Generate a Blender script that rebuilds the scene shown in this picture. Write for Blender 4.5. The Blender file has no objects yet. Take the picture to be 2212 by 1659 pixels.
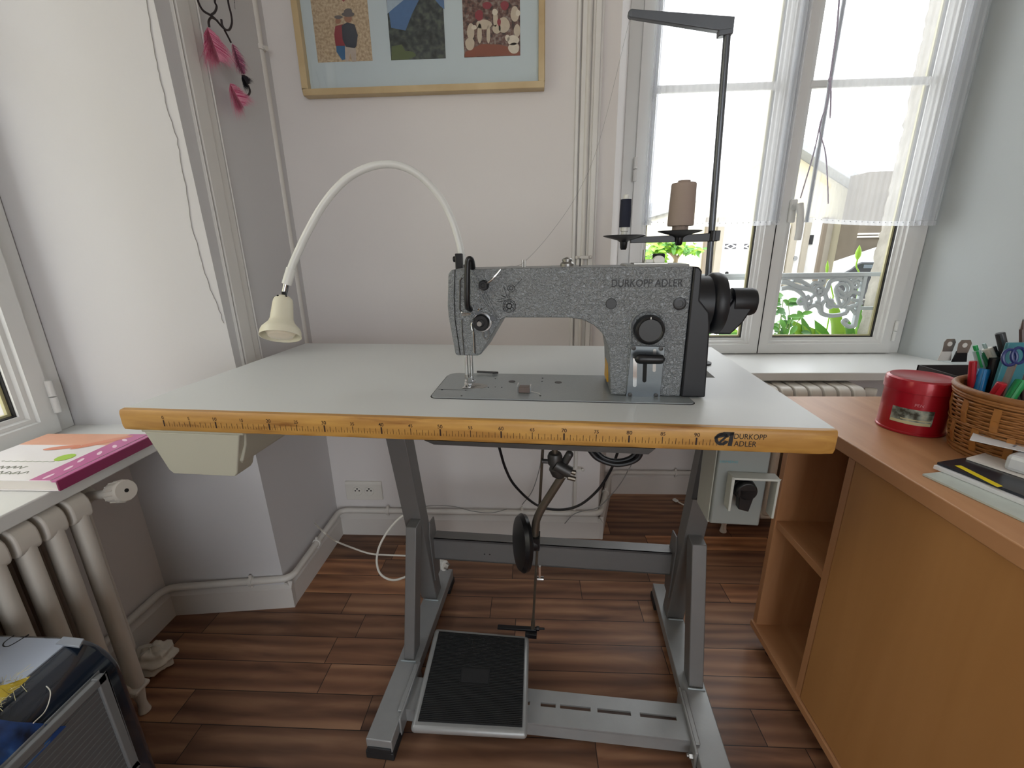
import bpy, bmesh, math, random
from mathutils import Vector, Matrix
R_ = math.radians
sc = bpy.context.scene
COL = sc.collection
rnd = random.Random(7)

# ------------------------------------------------------------------ camera, sky, exposure
# World axes follow the room: +Y towards the window wall, +X right, floor at z=0.
# The sewing table stands turned by 4 degrees in the room (frame TF).
TURN = R_(-4.0)
TF = Matrix.Rotation(TURN, 4, 'Z')
RF = Matrix.Identity(4)
FPX = 940.49
YAW, PITCH, ROLL = -0.1216, 0.2938, -0.0151
CAM_T = Vector((0.6966, -0.6376, 1.0568))
def _axes():
    f = Vector((math.sin(YAW)*math.cos(PITCH), math.cos(YAW)*math.cos(PITCH), -math.sin(PITCH)))
    r0 = Vector((math.cos(YAW), -math.sin(YAW), 0)); u0 = r0.cross(f)
    r = math.cos(ROLL)*r0 + math.sin(ROLL)*u0; u = -math.sin(ROLL)*r0 + math.cos(ROLL)*u0
    return r, u, f
_r, _u, _f = _axes()
cam_d = bpy.data.cameras.new('camera'); cam = bpy.data.objects.new('camera', cam_d); COL.objects.link(cam)
cam_d.sensor_fit = 'HORIZONTAL'; cam_d.sensor_width = 36.0; cam_d.lens = 36.0*FPX/2212.0
cam_d.clip_start = 0.02; cam_d.clip_end = 200
m = Matrix((( _r.x, _u.x, -_f.x, 0), (_r.y, _u.y, -_f.y, 0), (_r.z, _u.z, -_f.z, 0), (0, 0, 0, 1)))
cam.matrix_world = TF @ Matrix.Translation(CAM_T) @ m
sc.camera = cam
# measuring helpers: where a line of sight of the photograph meets a real plane of the place
_C = TF @ CAM_T
_rr = TF.to_3x3() @ _r; _uu = TF.to_3x3() @ _u; _ff = TF.to_3x3() @ _f
def _ray(x, y): return _ff + _rr*((x-1106.0)/FPX) - _uu*((y-829.5)/FPX)
def RX(x, y, X): d = _ray(x, y); return _C + d*((X-_C.x)/d.x)
def RY(x, y, Y): d = _ray(x, y); return _C + d*((Y-_C.y)/d.y)
def RZ(x, y, Z): d = _ray(x, y); return _C + d*((Z-_C.z)/d.z)
def _rayt(x, y): return _f + _r*((x-1106.0)/FPX) - _u*((y-829.5)/FPX)
def TY(x, y, Y): d = _rayt(x, y); return CAM_T + d*((Y-CAM_T.y)/d.y)
def TX(x, y, X): d = _rayt(x, y); return CAM_T + d*((X-CAM_T.x)/d.x)
def TZ(x, y, Z): d = _rayt(x, y); return CAM_T + d*((Z-CAM_T.z)/d.z)

world = bpy.data.worlds.new('overcast_sky'); sc.world = world; world.use_nodes = True
wn = world.node_tree; bg = wn.nodes['Background']
wtc = wn.nodes.new('ShaderNodeTexCoord'); wsep = wn.nodes.new('ShaderNodeSeparateXYZ')
wr = wn.nodes.new('ShaderNodeValToRGB')
wn.links.new(wtc.outputs['Generated'], wsep.inputs[0]); wn.links.new(wsep.outputs['Z'], wr.inputs[0])
wr.color_ramp.elements[0].position = 0.0; wr.color_ramp.elements[0].color = (0.72, 0.74, 0.78, 1)
wr.color_ramp.elements[1].position = 0.5; wr.color_ramp.elements[1].color = (0.93, 0.97, 1.0, 1)
wn.links.new(wr.outputs[0], bg.inputs['Color'])
bg.inputs['Strength'].default_value = 3.2
sc.view_settings.view_transform = 'Standard'; sc.view_settings.look = 'None'
sc.view_settings.gamma = 1.0; sc.view_settings.use_curve_mapping = False
sc.view_settings.exposure = 0.42
sc.cycles.max_bounces = 10; sc.cycles.diffuse_bounces = 6; sc.cycles.transparent_max_bounces = 16
sc.cycles.sample_clamp_indirect = 6.0

# all light is daylight: the overcast sky through the rear and left windows and an added front opening
# (portals only tell the renderer where the openings are; they give no light of their own)
def sky_portal(name, loc, rot, sx, sy):
    ld = bpy.data.lights.new(name, 'AREA'); ld.shape = 'RECTANGLE'; ld.size = sx; ld.size_y = sy; ld.cycles.is_portal = True
    o = bpy.data.objects.new(name, ld); COL.objects.link(o); o.location = loc; o.rotation_euler = rot
sky_portal('portal_rear_window', (1.58, 1.27, 1.47), (R_(-90), 0, 0), 1.2, 1.75)
sky_portal('portal_left_window', (-0.68, -0.35, 1.47), (0, R_(-90), 0), 1.75, 1.45)
sky_portal('portal_front_opening', (1.30, -3.15, 1.20), (R_(90), 0, 0), 1.95, 2.15)

# ------------------------------------------------------------------ materials
def _n(nt, t, **k):
    n = nt.nodes.new(t)
    for a, b in k.items(): setattr(n, a, b)
    return n
def srgb(h):
    h = h.lstrip('#'); v = [int(h[i:i+2], 16)/255 for i in (0, 2, 4)]
    return tuple((c/12.92 if c <= 0.04045 else ((c+0.055)/1.055)**2.4) for c in v) + (1.0,)
def mat(name, color, rough=0.5, metal=0.0, var=0.06, vscale=12.0, bump=0.0, bscale=60.0, spec=0.5, coat=0.0, stretch=None):
    M = bpy.data.materials.new(name); M.use_nodes = True; nt = M.node_tree
    b = nt.nodes['Principled BSDF']
    c = srgb(color) if isinstance(color, str) else color
    b.inputs['Roughness'].default_value = rough; b.inputs['Metallic'].default_value = metal
    b.inputs['Specular IOR Level'].default_value = spec; b.inputs['Coat Weight'].default_value = coat
    tc = _n(nt, 'ShaderNodeTexCoord'); mp = _n(nt, 'ShaderNodeMapping')
    nt.links.new(tc.outputs['Object'], mp.inputs[0])
    if stretch: mp.inputs['Scale'].default_value = stretch
    nz = _n(nt, 'ShaderNodeTexNoise'); nz.inputs['Scale'].default_value = vscale; nz.inputs['Detail'].default_value = 4
    nt.links.new(mp.outputs[0], nz.inputs['Vector'])
    mx = _n(nt, 'ShaderNodeMix', data_type='RGBA')
    mx.inputs[6].default_value = tuple(max(0, x*(1-var)) for x in c[:3])+(1,)
    mx.inputs[7].default_value = tuple(min(1, x*(1+var)) for x in c[:3])+(1,)
    nt.links.new(nz.outputs['Fac'], mx.inputs[0]); nt.links.new(mx.outputs[2], b.inputs['Base Color'])
    if bump:
        n2 = _n(nt, 'ShaderNodeTexNoise'); n2.inputs['Scale'].default_value = bscale; n2.inputs['Detail'].default_value = 3
        nt.links.new(mp.outputs[0], n2.inputs['Vector'])
        bp = _n(nt, 'ShaderNodeBump'); bp.inputs['Strength'].default_value = bump; bp.inputs['Distance'].default_value = 0.002
        nt.links.new(n2.outputs['Fac'], bp.inputs['Height']); nt.links.new(bp.outputs[0], b.inputs['Normal'])
    return M
def wood(name, c1, c2, rough=0.45, stretch=(1, 12, 12), scale=4.0, dark=None, amt=1.0, coat=0.0):
    M = bpy.data.materials.new(name); M.use_nodes = True; nt = M.node_tree; b = nt.nodes['Principled BSDF']
    tc = _n(nt, 'ShaderNodeTexCoord'); mp = _n(nt, 'ShaderNodeMapping'); mp.inputs['Scale'].default_value = stretch
    nt.links.new(tc.outputs['Object'], mp.inputs[0])
    nz = _n(nt, 'ShaderNodeTexNoise'); nz.inputs['Scale'].default_value = scale; nz.inputs['Detail'].default_value = 6
    nz.inputs['Distortion'].default_value = 0.6
    nt.links.new(mp.outputs[0], nz.inputs['Vector'])
    cr = _n(nt, 'ShaderNodeValToRGB'); cr.color_ramp.elements[0].position = 0.32; cr.color_ramp.elements[1].position = 0.68
    cr.color_ramp.elements[0].color = srgb(c1); cr.color_ramp.elements[1].color = srgb(c2)
    nt.links.new(nz.outputs['Fac'], cr.inputs[0])
    out = cr.outputs[0]
    if dark:
        n3 = _n(nt, 'ShaderNodeTexNoise'); n3.inputs['Scale'].default_value = scale*0.9; n3.inputs['Detail'].default_value = 8
        nt.links.new(mp.outputs[0], n3.inputs['Vector'])
        c3 = _n(nt, 'ShaderNodeValToRGB'); c3.color_ramp.elements[0].position = 0.60; c3.color_ramp.elements[1].position = 0.72
        nt.links.new(n3.outputs['Fac'], c3.inputs[0])
        mx = _n(nt, 'ShaderNodeMix', data_type='RGBA'); mx.inputs[7].default_value = srgb(dark)
        nt.links.new(c3.outputs[0], mx.inputs[0]); nt.links.new(out, mx.inputs[6]); out = mx.outputs[2]
    nt.links.new(out, b.inputs['Base Color'])
    b.inputs['Roughness'].default_value = rough; b.inputs['Coat Weight'].default_value = coat
    bp = _n(nt, 'ShaderNodeBump'); bp.inputs['Strength'].default_value = 0.15; bp.inputs['Distance'].default_value = 0.001
    nt.links.new(nz.outputs['Fac'], bp.inputs['Height']); nt.links.new(bp.outputs[0], b.inputs['Normal'])
    return M
def parquet():
    M = bpy.data.materials.new('parquet'); M.use_nodes = True; nt = M.node_tree; b = nt.nodes['Principled BSDF']; L = nt.links
    def math_(op, a, bb=None, c=None):
        n = _n(nt, 'ShaderNodeMath', operation=op)
        for i, v in enumerate((a, bb, c)):
            if v is None: continue
            if isinstance(v, (int, float)): n.inputs[i].default_value = v
            else: L.new(v, n.inputs[i])
        return n.outputs[0]
    tc = _n(nt, 'ShaderNodeTexCoord'); sp = _n(nt, 'ShaderNodeSeparateXYZ'); L.new(tc.outputs['Object'], sp.inputs[0])
    W, LN = 0.0835, 0.46
    v = math_('DIVIDE', math_('ADD', sp.outputs['Y'], 10*W - 0.046), W)
    row = math_('FLOOR', v); fv = math_('FRACT', v)
    wn1 = _n(nt, 'ShaderNodeTexWhiteNoise', noise_dimensions='1D'); L.new(row, wn1.inputs['W'])
    u = math_('ADD', math_('DIVIDE', math_('ADD', sp.outputs['X'], 10.0), LN), math_('MULTIPLY', wn1.outputs['Value'], 1.0))
    pl = math_('FLOOR', u); fu = math_('FRACT', u)
    cb = _n(nt, 'ShaderNodeCombineXYZ'); L.new(row, cb.inputs[0]); L.new(pl, cb.inputs[1])
    wn2 = _n(nt, 'ShaderNodeTexWhiteNoise', noise_dimensions='2D'); L.new(cb.outputs[0], wn2.inputs['Vector'])
    # grain: offset the coordinates per plank
    cb2 = _n(nt, 'ShaderNodeCombineXYZ'); L.new(math_('MULTIPLY', sp.outputs['X'], 2.0), cb2.inputs[0]); L.new(math_('MULTIPLY', sp.outputs['Y'], 15.0), cb2.inputs[1])
    L.new(math_('MULTIPLY', wn2.outputs['Value'], 40.0), cb2.inputs[2])
    nz = _n(nt, 'ShaderNodeTexNoise'); nz.inputs['Scale'].default_value = 1.5; nz.inputs['Detail'].default_value = 9; nz.inputs['Distortion'].default_value = 0.8
    L.new(cb2.outputs[0], nz.inputs['Vector'])
    wv = _n(nt, 'ShaderNodeTexWave', wave_type='BANDS', bands_direction='Y'); wv.inputs['Scale'].default_value = 0.55
    wv.inputs['Distortion'].default_value = 9.0; wv.inputs['Detail'].default_value = 3; wv.inputs['Detail Scale'].default_value = 0.6
    L.new(cb2.outputs[0], wv.inputs['Vector'])
    g = math_('ADD', math_('MULTIPLY', nz.outputs['Fac'], 0.75), math_('MULTIPLY', wv.outputs['Fac'], 0.2))
    cr = _n(nt, 'ShaderNodeValToRGB'); e = cr.color_ramp.elements
    e[0].position = 0.20; e[0].color = srgb('#553a2e'); e[1].position = 0.85; e[1].color = srgb('#c49d7a')
    k = cr.color_ramp.elements.new(0.5); k.color = srgb('#906a50')
    L.new(g, cr.inputs[0])
    tint = _n(nt, 'ShaderNodeValToRGB'); t = tint.color_ramp.elements
    t[0].position = 0; t[0].color = (0.60, 0.57, 0.58, 1); t[1].position = 1; t[1].color = (1.35, 1.15, 0.95, 1)
    k = tint.color_ramp.elements.new(0.45); k.color = (0.88, 0.80, 0.78, 1)
    k = tint.color_ramp.elements.new(0.8); k.color = (1.0, 0.96, 0.95, 1)
    L.new(wn2.outputs['Value'], tint.inputs[0])
    mul = _n(nt, 'ShaderNodeMix', data_type='RGBA', blend_type='MULTIPLY'); mul.inputs[0].default_value = 1
    L.new(cr.outputs[0], mul.inputs[6]); L.new(tint.outputs[0], mul.inputs[7])
    # seams
    s1 = math_('LESS_THAN', math_('MINIMUM', fv, math_('SUBTRACT', 1.0, fv)), 0.012)
    s2 = math_('LESS_THAN', math_('MINIMUM', fu, math_('SUBTRACT', 1.0, fu)), 0.0022)
    s = math_('MAXIMUM', s1, s2)
    mx = _n(nt, 'ShaderNodeMix', data_type='RGBA'); mx.inputs[7].default_value = srgb('#241410')
    L.new(s, mx.inputs[0]); L.new(mul.outputs[2], mx.inputs[6])
    L.new(mx.outputs[2], b.inputs['Base Color'])
    rr = _n(nt, 'ShaderNodeMapRange'); rr.inputs['To Min'].default_value = 0.34; rr.inputs['To Max'].default_value = 0.52
    L.new(nz.outputs['Fac'], rr.inputs[0]); L.new(rr.outputs[0], b.inputs['Roughness'])
    bp = _n(nt, 'ShaderNodeBump'); bp.inputs['Strength'].default_value = 0.25; bp.inputs['Distance'].default_value = 0.001
    L.new(math_('SUBTRACT', g, math_('MULTIPLY', s, 1.0)), bp.inputs['Height']); L.new(bp.outputs[0], b.inputs['Normal'])
    return M
def hammered(name, c, rough=0.40):
    M = mat(name, c, rough, 0.35, var=0.10, vscale=160)
    nt = M.node_tree; b = nt.nodes['Principled BSDF']
    tc = _n(nt, 'ShaderNodeTexCoord'); vo = _n(nt, 'ShaderNodeTexNoise'); vo.inputs['Scale'].default_value = 210; vo.inputs['Detail'].default_value = 1.5; vo.inputs['Distortion'].default_value = 1.5
    nt.links.new(tc.outputs['Object'], vo.inputs['Vector'])
    bp = _n(nt, 'ShaderNodeBump'); bp.inputs['Strength'].default_value = 1.0; bp.inputs['Distance'].default_value = 0.0030
    nt.links.new(vo.outputs['Fac'], bp.inputs['Height']); nt.links.new(bp.outputs[0], b.inputs['Normal'])
    return M
def glass_mat(name, tint=(1, 1, 1, 1), gl=0.06):
    M = bpy.data.materials.new(name); M.use_nodes = True; nt = M.node_tree; nt.nodes.clear()
    o = _n(nt, 'ShaderNodeOutputMaterial'); t = _n(nt, 'ShaderNodeBsdfTransparent'); g = _n(nt, 'ShaderNodeBsdfGlossy')
    t.inputs[0].default_value = tint; g.inputs['Roughness'].default_value = 0.03
    mx = _n(nt, 'ShaderNodeMixShader'); lw = _n(nt, 'ShaderNodeLayerWeight'); lw.inputs['Blend'].default_value = 0.12
    mr = _n(nt, 'ShaderNodeMapRange'); mr.inputs['To Min'].default_value = gl*0.5; mr.inputs['To Max'].default_value = gl*4
    nt.links.new(lw.outputs['Fresnel'], mr.inputs[0]); nt.links.new(mr.outputs[0], mx.inputs[0])
    nt.links.new(t.outputs[0], mx.inputs[1]); nt.links.new(g.outputs[0], mx.inputs[2]); nt.links.new(mx.outputs[0], o.inputs[0])
    return M
def cloth_sheer(name, c, op):
    M = bpy.data.materials.new(name); M.use_nodes = True; nt = M.node_tree; nt.nodes.clear()
    o = _n(nt, 'ShaderNodeOutputMaterial'); t = _n(nt, 'ShaderNodeBsdfTransparent'); d = _n(nt, 'ShaderNodeBsdfDiffuse'); tr = _n(nt, 'ShaderNodeBsdfTranslucent')
    d.inputs[0].default_value = srgb(c); tr.inputs[0].default_value = srgb(c)
    a = _n(nt, 'ShaderNodeMixShader'); a.inputs[0].default_value = 0.6
    nt.links.new(d.outputs[0], a.inputs[1]); nt.links.new(tr.outputs[0], a.inputs[2])
    mx = _n(nt, 'ShaderNodeMixShader')
    tc = _n(nt, 'ShaderNodeTexCoord'); nz = _n(nt, 'ShaderNodeTexNoise'); nz.inputs['Scale'].default_value = 5; nt.links.new(tc.outputs['Object'], nz.inputs[0])
    mr = _n(nt, 'ShaderNodeMapRange'); mr.inputs['To Min'].default_value = op*0.85; mr.inputs['To Max'].default_value = op*1.15
    nt.links.new(nz.outputs['Fac'], mr.inputs[0]); nt.links.new(mr.outputs[0], mx.inputs[0])
    nt.links.new(t.outputs[0], mx.inputs[1]); nt.links.new(a.outputs[0], mx.inputs[2]); nt.links.new(mx.outputs[0], o.inputs[0])
    return M

M = {}
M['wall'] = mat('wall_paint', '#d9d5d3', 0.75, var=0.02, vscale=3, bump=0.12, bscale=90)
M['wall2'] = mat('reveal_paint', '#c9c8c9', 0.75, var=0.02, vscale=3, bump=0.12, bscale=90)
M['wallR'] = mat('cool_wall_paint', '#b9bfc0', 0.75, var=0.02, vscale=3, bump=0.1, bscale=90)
M['trim'] = mat('trim_paint', '#d6d4d0', 0.45, var=0.02, vscale=8, bump=0.05)
M['base'] = mat('baseboard_paint', '#cfcbc6', 0.5, var=0.04, vscale=8, bump=0.08)
M['ceil'] = mat('ceiling_paint', '#dedcd8', 0.8)
M['floor'] = parquet()
M['pvc'] = mat('white_pvc', '#d9dad8', 0.32, var=0.01)
M['rubber'] = mat('black_gasket', '#18181a', 0.6)
M['spacer'] = mat('glazing_spacer', '#b9b48a', 0.4)
M['glass'] = glass_mat('window_glass')
M['sheer'] = cloth_sheer('sheer_curtain', '#eceef1', 0.34)
M['sheer2'] = cloth_sheer('sheer_curtain_hem', '#e8eaee', 0.6)
M['dot'] = mat('hem_eyelet', '#7c8088', 0.6)
M['ribbon'] = mat('lilac_cord', '#b9b2c4', 0.7)
M['pipe'] = mat('pipe_paint', '#d3d0ca', 0.38, var=0.03, vscale=20, bump=0.05)
M['rad'] = mat('radiator_paint', '#cfcac1', 0.35, var=0.06, vscale=14, bump=0.1, bscale=40)
M['radinner'] = mat('radiator_inner_brown', '#84715f', 0.6, var=0.15, vscale=14)  # browner colour for the middle and rear columns
M['radR'] = mat('radiator_white', '#dcd8d0', 0.32, var=0.03)
M['outlet'] = mat('outlet_plastic', '#d8d5cd', 0.35, var=0.01)
M['hole'] = mat('dark_hole', '#100f0f', 0.8)
M['lam'] = mat('white_laminate', '#d2d5d5', 0.42, var=0.015, vscale=5, bump=0.06, bscale=400)
M['beech'] = wood('beech_edge', '#a97a3c', '#c6984f', 0.4, (2.2, 30, 22), 3.0, dark='#7a4a1e')
M['ink'] = mat('brown_black_ink', '#2a130c', 0.6, var=0.2, vscale=60)
M['black_ink'] = mat('black_ink', '#15161a', 0.5)
M['steel'] = mat('grey_lacquer', '#727170', 0.42, 0.25, var=0.05, vscale=40, bump=0.06, bscale=200)
M['steel_lt'] = mat('light_grey_lacquer', '#989a9a', 0.38, 0.3, var=0.10, vscale=22, bump=0.08, bscale=180)
M['weld'] = mat('weld_grey', '#9aa3a6', 0.45, 0.3, var=0.2, vscale=60)
M['blkrub'] = mat('black_rubber', '#1c1d1f', 0.62, var=0.15, vscale=30)
M['blkpl'] = mat('black_plastic', '#0b0c10', 0.34, var=0.1, vscale=20)
M['blksat'] = mat('black_satin_cover', '#0e1016', 0.42, var=0.05)
M['drawer'] = mat('beige_grey_plastic', '#b4b2a2', 0.5, var=0.02, vscale=8, bump=0.1, bscale=300)
M['sw_lt'] = mat('light_grey_plastic', '#b0b2ab', 0.5, var=0.02)
M['sw_dk'] = mat('mid_grey_plastic', '#7d817e', 0.5, var=0.02)
M['teal_ink'] = mat('teal_ink', '#4f8f96', 0.5)
M['hammer'] = hammered('hammered_grey', '#7d8183', 0.34)
M['bed'] = mat('bed_grey', '#989ea0', 0.34, 0.35, var=0.10, vscale=300, bump=0.15, bscale=400)
M['chrome'] = mat('chrome', '#d5d7d8', 0.12, 1.0, var=0.02)
M['chrome2'] = mat('worn_steel', '#9d9b97', 0.3, 0.9, var=0.2, vscale=30)
M['plate'] = mat('brushed_plate', '#6d7377', 0.28, 0.75, var=0.08, vscale=60, stretch=(1, 1, 20))
M['yellow'] = mat('yellow_label', '#d9a62f', 0.5, var=0.15, vscale=90)
M['iron'] = mat('dark_iron', '#4b4a49', 0.42, 0.6, var=0.25, vscale=40)
M['iron2'] = mat('worn_iron', '#6a6257', 0.36, 0.7, var=0.35, vscale=30)
M['pole'] = mat('grey_pole', '#62666b', 0.3, 0.6, var=0.12, vscale=15)
M['navy'] = mat('navy_thread', '#1e2234', 0.8, var=0.2, vscale=4, stretch=(1, 1, 200), bump=0.3)
M['beige'] = mat('beige_thread', '#a39287', 0.75, var=0.05, vscale=4, stretch=(1, 1, 200), bump=0.3)
M['whitepl'] = mat('white_plastic', '#dcdcd6', 0.4, var=0.01)
M['lampw'] = mat('white_lamp_sleeve', '#dbdcd8', 0.3, var=0.02)
M['cream'] = mat('cream_shade', '#dcd8c2', 0.4, var=0.02)
M['bulb'] = mat('bulb_glass', '#e3d9c4', 0.2, var=0.01)
M['thread'] = mat('grey_thread', '#8a8a88', 0.8)
M['wcable'] = mat('white_cable', '#dbd8cd', 0.4, var=0.02)
M['bcable'] = mat('black_cable', '#17171a', 0.45)
M['desk'] = wood('beech_veneer', '#b48259', '#c39167', 0.42, (9, 1.2, 1.2), 3.0, amt=0.4)
M['deskv'] = wood('beech_veneer_front', '#ad7c49', '#bb8954', 0.42, (5, 7, 0.7), 1.6)
M['deskd'] = wood('beech_edge_dark', '#9b6338', '#ab7244', 0.5, (4, 1, 1), 3)
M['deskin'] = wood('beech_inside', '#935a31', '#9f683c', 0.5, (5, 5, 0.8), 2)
M['red'] = mat('red_tin', '#ad1226', 0.28, 0.2, var=0.12, vscale=10, coat=0.3)
M['wick'] = mat('wicker', '#9c6838', 0.5, var=0.35, vscale=60, bump=0.6, bscale=150)
M['wick2'] = mat('wicker_dark', '#8a5a2e', 0.5, var=0.3, vscale=60, bump=0.6, bscale=150)
M['tray'] = mat('dark_brown_box', '#2b2322', 0.5, var=0.1)
M['paper'] = mat('paper', '#dfe0e3', 0.6, var=0.02)
M['paper2'] = mat('paper_warm', '#e6e0da', 0.6, var=0.02)
M['papgreen'] = mat('printed_sleeve', '#c3ccc6', 0.25, var=0.15, vscale=30)
M['navypap'] = mat('navy_cover', '#20252f', 0.25, var=0.2, vscale=40)
M['yel'] = mat('yellow_band', '#e6cf1e', 0.4, var=0.04)
M['pinkp'] = mat('pink_print', '#cf6f84', 0.4, var=0.2, vscale=40)
M['bubble'] = mat('clear_wallet', '#d5d8dc', 0.2, var=0.05, vscale=40)
M['framew'] = wood('frame_pine', '#b49c74', '#c5b088', 0.45, (1, 1, 1), 8)
M['matb'] = mat('mount_board', '#c9d3d6', 0.7, var=0.02)

# ------------------------------------------------------------------ mesh builder
class MB:
    def __init__(s): s.v = []; s.f = []; s.mi = []; s.cur = 0
    def m(s, i): s.cur = i; return s
    def _add(s, vs, fs):
        n = len(s.v); s.v += [Vector(v) for v in vs]
        for f in fs: s.f.append([n+i for i in f]); s.mi.append(s.cur)
        return s
    def box(s, a, b):
        x0, y0, z0 = a; x1, y1, z1 = b
        return s._add([(x0,y0,z0),(x1,y0,z0),(x1,y1,z0),(x0,y1,z0),(x0,y0,z1),(x1,y0,z1),(x1,y1,z1),(x0,y1,z1)],
                      [(0,3,2,1),(4,5,6,7),(0,1,5,4),(1,2,6,5),(2,3,7,6),(3,0,4,7)])
    def hexa(s, p):  # 8 points: bottom 4, top 4
        return s._add(p, [(0,3,2,1),(4,5,6,7),(0,1,5,4),(1,2,6,5),(2,3,7,6),(3,0,4,7)])
    def quad(s, *p): return s._add(p, [tuple(range(len(p)))])
    def prism(s, poly, vec):
        vec = Vector(vec); n = len(poly); P = [Vector(p) for p in poly]
        nrm = Vector((0, 0, 0))
        for i in range(n): nrm += (P[i]-P[0]).cross(P[(i+1) % n]-P[0])
        if nrm.dot(vec) > 0: P = P[::-1]
        return s._add(P+[p+vec for p in P], [tuple(range(n)), tuple(range(2*n-1, n-1, -1))] + [(i, n+i, n+(i+1) % n, (i+1) % n) for i in range(n)])
    def bar(s, a, b, w, h, up=(0, 0, 1)):  # rectangular bar between two points
        a = Vector(a); b = Vector(b); d = (b-a).normalized(); sd = d.cross(Vector(up)).normalized(); u = sd.cross(d)
        P = []
        for c in (a, b):
            P += [c-sd*w/2-u*h/2, c+sd*w/2-u*h/2, c+sd*w/2+u*h/2, c-sd*w/2+u*h/2]
        return s._add(P, [(0,1,2,3),(7,6,5,4),(0,4,5,1),(1,5,6,2),(2,6,7,3),(3,7,4,0)])
    def tube(s, pts, r, n=10, closed=False, caps=True):
        pts = [Vector(p) for p in pts]; N = len(pts)
        rs = r if isinstance(r, (list, tuple)) else [r]*N
        prev = None; rings = []
        for i, p in enumerate(pts):
            if closed: d = pts[(i+1) % N]-pts[i-1]
            else: d = pts[min(i+1, N-1)]-pts[max(i-1, 0)]
            d.normalize()
            if prev is None:
                a = Vector((0, 0, 1)) if abs(d.z) < 0.9 else Vector((1, 0, 0))
                u = d.cross(a).normalized()
            else:
                u = (prev - d*prev.dot(d))
                u = u.normalized() if u.length > 1e-6 else d.orthogonal().normalized()
            prev = u; w = d.cross(u)
            rings.append([p+(u*math.cos(2*math.pi*k/n)+w*math.sin(2*math.pi*k/n))*rs[i] for k in range(n)])
        vs = [v for ring in rings for v in ring]; fs = []
        for i in range(N if closed else N-1):
            j = (i+1) % N
            for k in range(n):
                l = (k+1) % n; fs.append((i*n+k, i*n+l, j*n+l, j*n+k))
        if caps and not closed:
            fs.append(tuple(range(n-1, -1, -1))); fs.append(tuple((N-1)*n+k for k in range(n)))
        return s._add(vs, fs)
    def lathe(s, prof, base, axis=(0, 0, 1), n=32, cap0=True, cap1=True):
        base = Vector(base); ax = Vector(axis).normalized()
        u = ax.orthogonal().normalized(); w = ax.cross(u); vs = []; fs = []
        for r, h in prof:
            for k in range(n):
                a = 2*math.pi*k/n; vs.append(base+ax*h+(u*math.cos(a)+w*math.sin(a))*r)
        for i in range(len(prof)-1):
            for k in range(n):
                l = (k+1) % n; fs.append((i*n+k, i*n+l, (i+1)*n+l, (i+1)*n+k))
        if cap0: fs.append(tuple(range(n-1, -1, -1)))
        if cap1: fs.append(tuple((len(prof)-1)*n+k for k in range(n)))
        return s._add(vs, fs)
    def cyl(s, a, b, r, n=20): a = Vector(a); b = Vector(b); return s.lathe([(r, 0), (r, (b-a).length)], a, b-a, n)
    def grid(s, P, flip=False):  # P[i][j]
        n = len(P); mm = len(P[0]); vs = [v for row in P for v in row]; fs = []
        for i in range(n-1):
            for j in range(mm-1):
                q = (i*mm+j, i*mm+j+1, (i+1)*mm+j+1, (i+1)*mm+j); fs.append(q[::-1] if flip else q)
        return s._add(vs, fs)
    def sphere(s, c, r, n=16, sz=1.0):
        prof = [(max(1e-4, r*math.sin(math.pi*i/n)), -r*sz*math.cos(math.pi*i/n)) for i in range(n+1)]
        return s.lathe(prof, c, (0, 0, 1), n*2, False, False)
    def text(s, txt, o, xd, ud, height, width=None, depth=0.0003, align='L', thin=0.0):
        cu = bpy.data.curves.new('t', 'FONT'); cu.body = txt; cu.size = 1.0; cu.extrude = 0.0; cu.offset = thin; cu.resolution_u = 3
        ob = bpy.data.objects.new('t', cu); COL.objects.link(ob)
        dg = bpy.context.evaluated_depsgraph_get(); me = ob.evaluated_get(dg).to_mesh()
        vs = [v.co.copy() for v in me.vertices]; fs = [tuple(p.vertices) for p in me.polygons]
        ob.evaluated_get(dg).to_mesh_clear(); bpy.data.objects.remove(ob); bpy.data.curves.remove(cu)
        if not vs: return s
        x0 = min(v.x for v in vs); x1 = max(v.x for v in vs)
        k = height/0.70; kx = k if width is None else width/(x1-x0)
        xd = Vector(xd).normalized(); ud = Vector(ud).normalized(); nd = xd.cross(ud)
        off = 0 if align == 'L' else -(x1-x0)/2
        P = [Vector(o)+xd*((v.x-x0+off)*kx)+ud*(v.y*k)+nd*depth for v in vs]
        return s._add(P, fs)

WM = {}
def _mesh(name, mb, mats, inv, smooth=35, bevel=0.0, seg=2):
    me = bpy.data.meshes.new(name)
    me.from_pydata([tuple(inv @ v) for v in mb.v], [], mb.f)
    for x in (mats if isinstance(mats, (list, tuple)) else [mats]): me.materials.append(x)
    for p, i in zip(me.polygons, mb.mi): p.material_index = i
    me.update()
    bm = bmesh.new(); bm.from_mesh(me); bmesh.ops.remove_doubles(bm, verts=bm.verts, dist=1e-6)
    if smooth is not None: bmesh.ops.recalc_face_normals(bm, faces=bm.faces)
    bm.to_mesh(me); bm.free()
    if smooth is not None:
        me.shade_smooth(); me.set_sharp_from_angle(angle=R_(smooth))
    return me
def _bev(o, bevel, seg):
    if bevel:
        b = o.modifiers.new('bevel', 'BEVEL'); b.width = bevel; b.segments = seg; b.limit_method = 'ANGLE'; b.angle_limit = R_(40)
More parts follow.
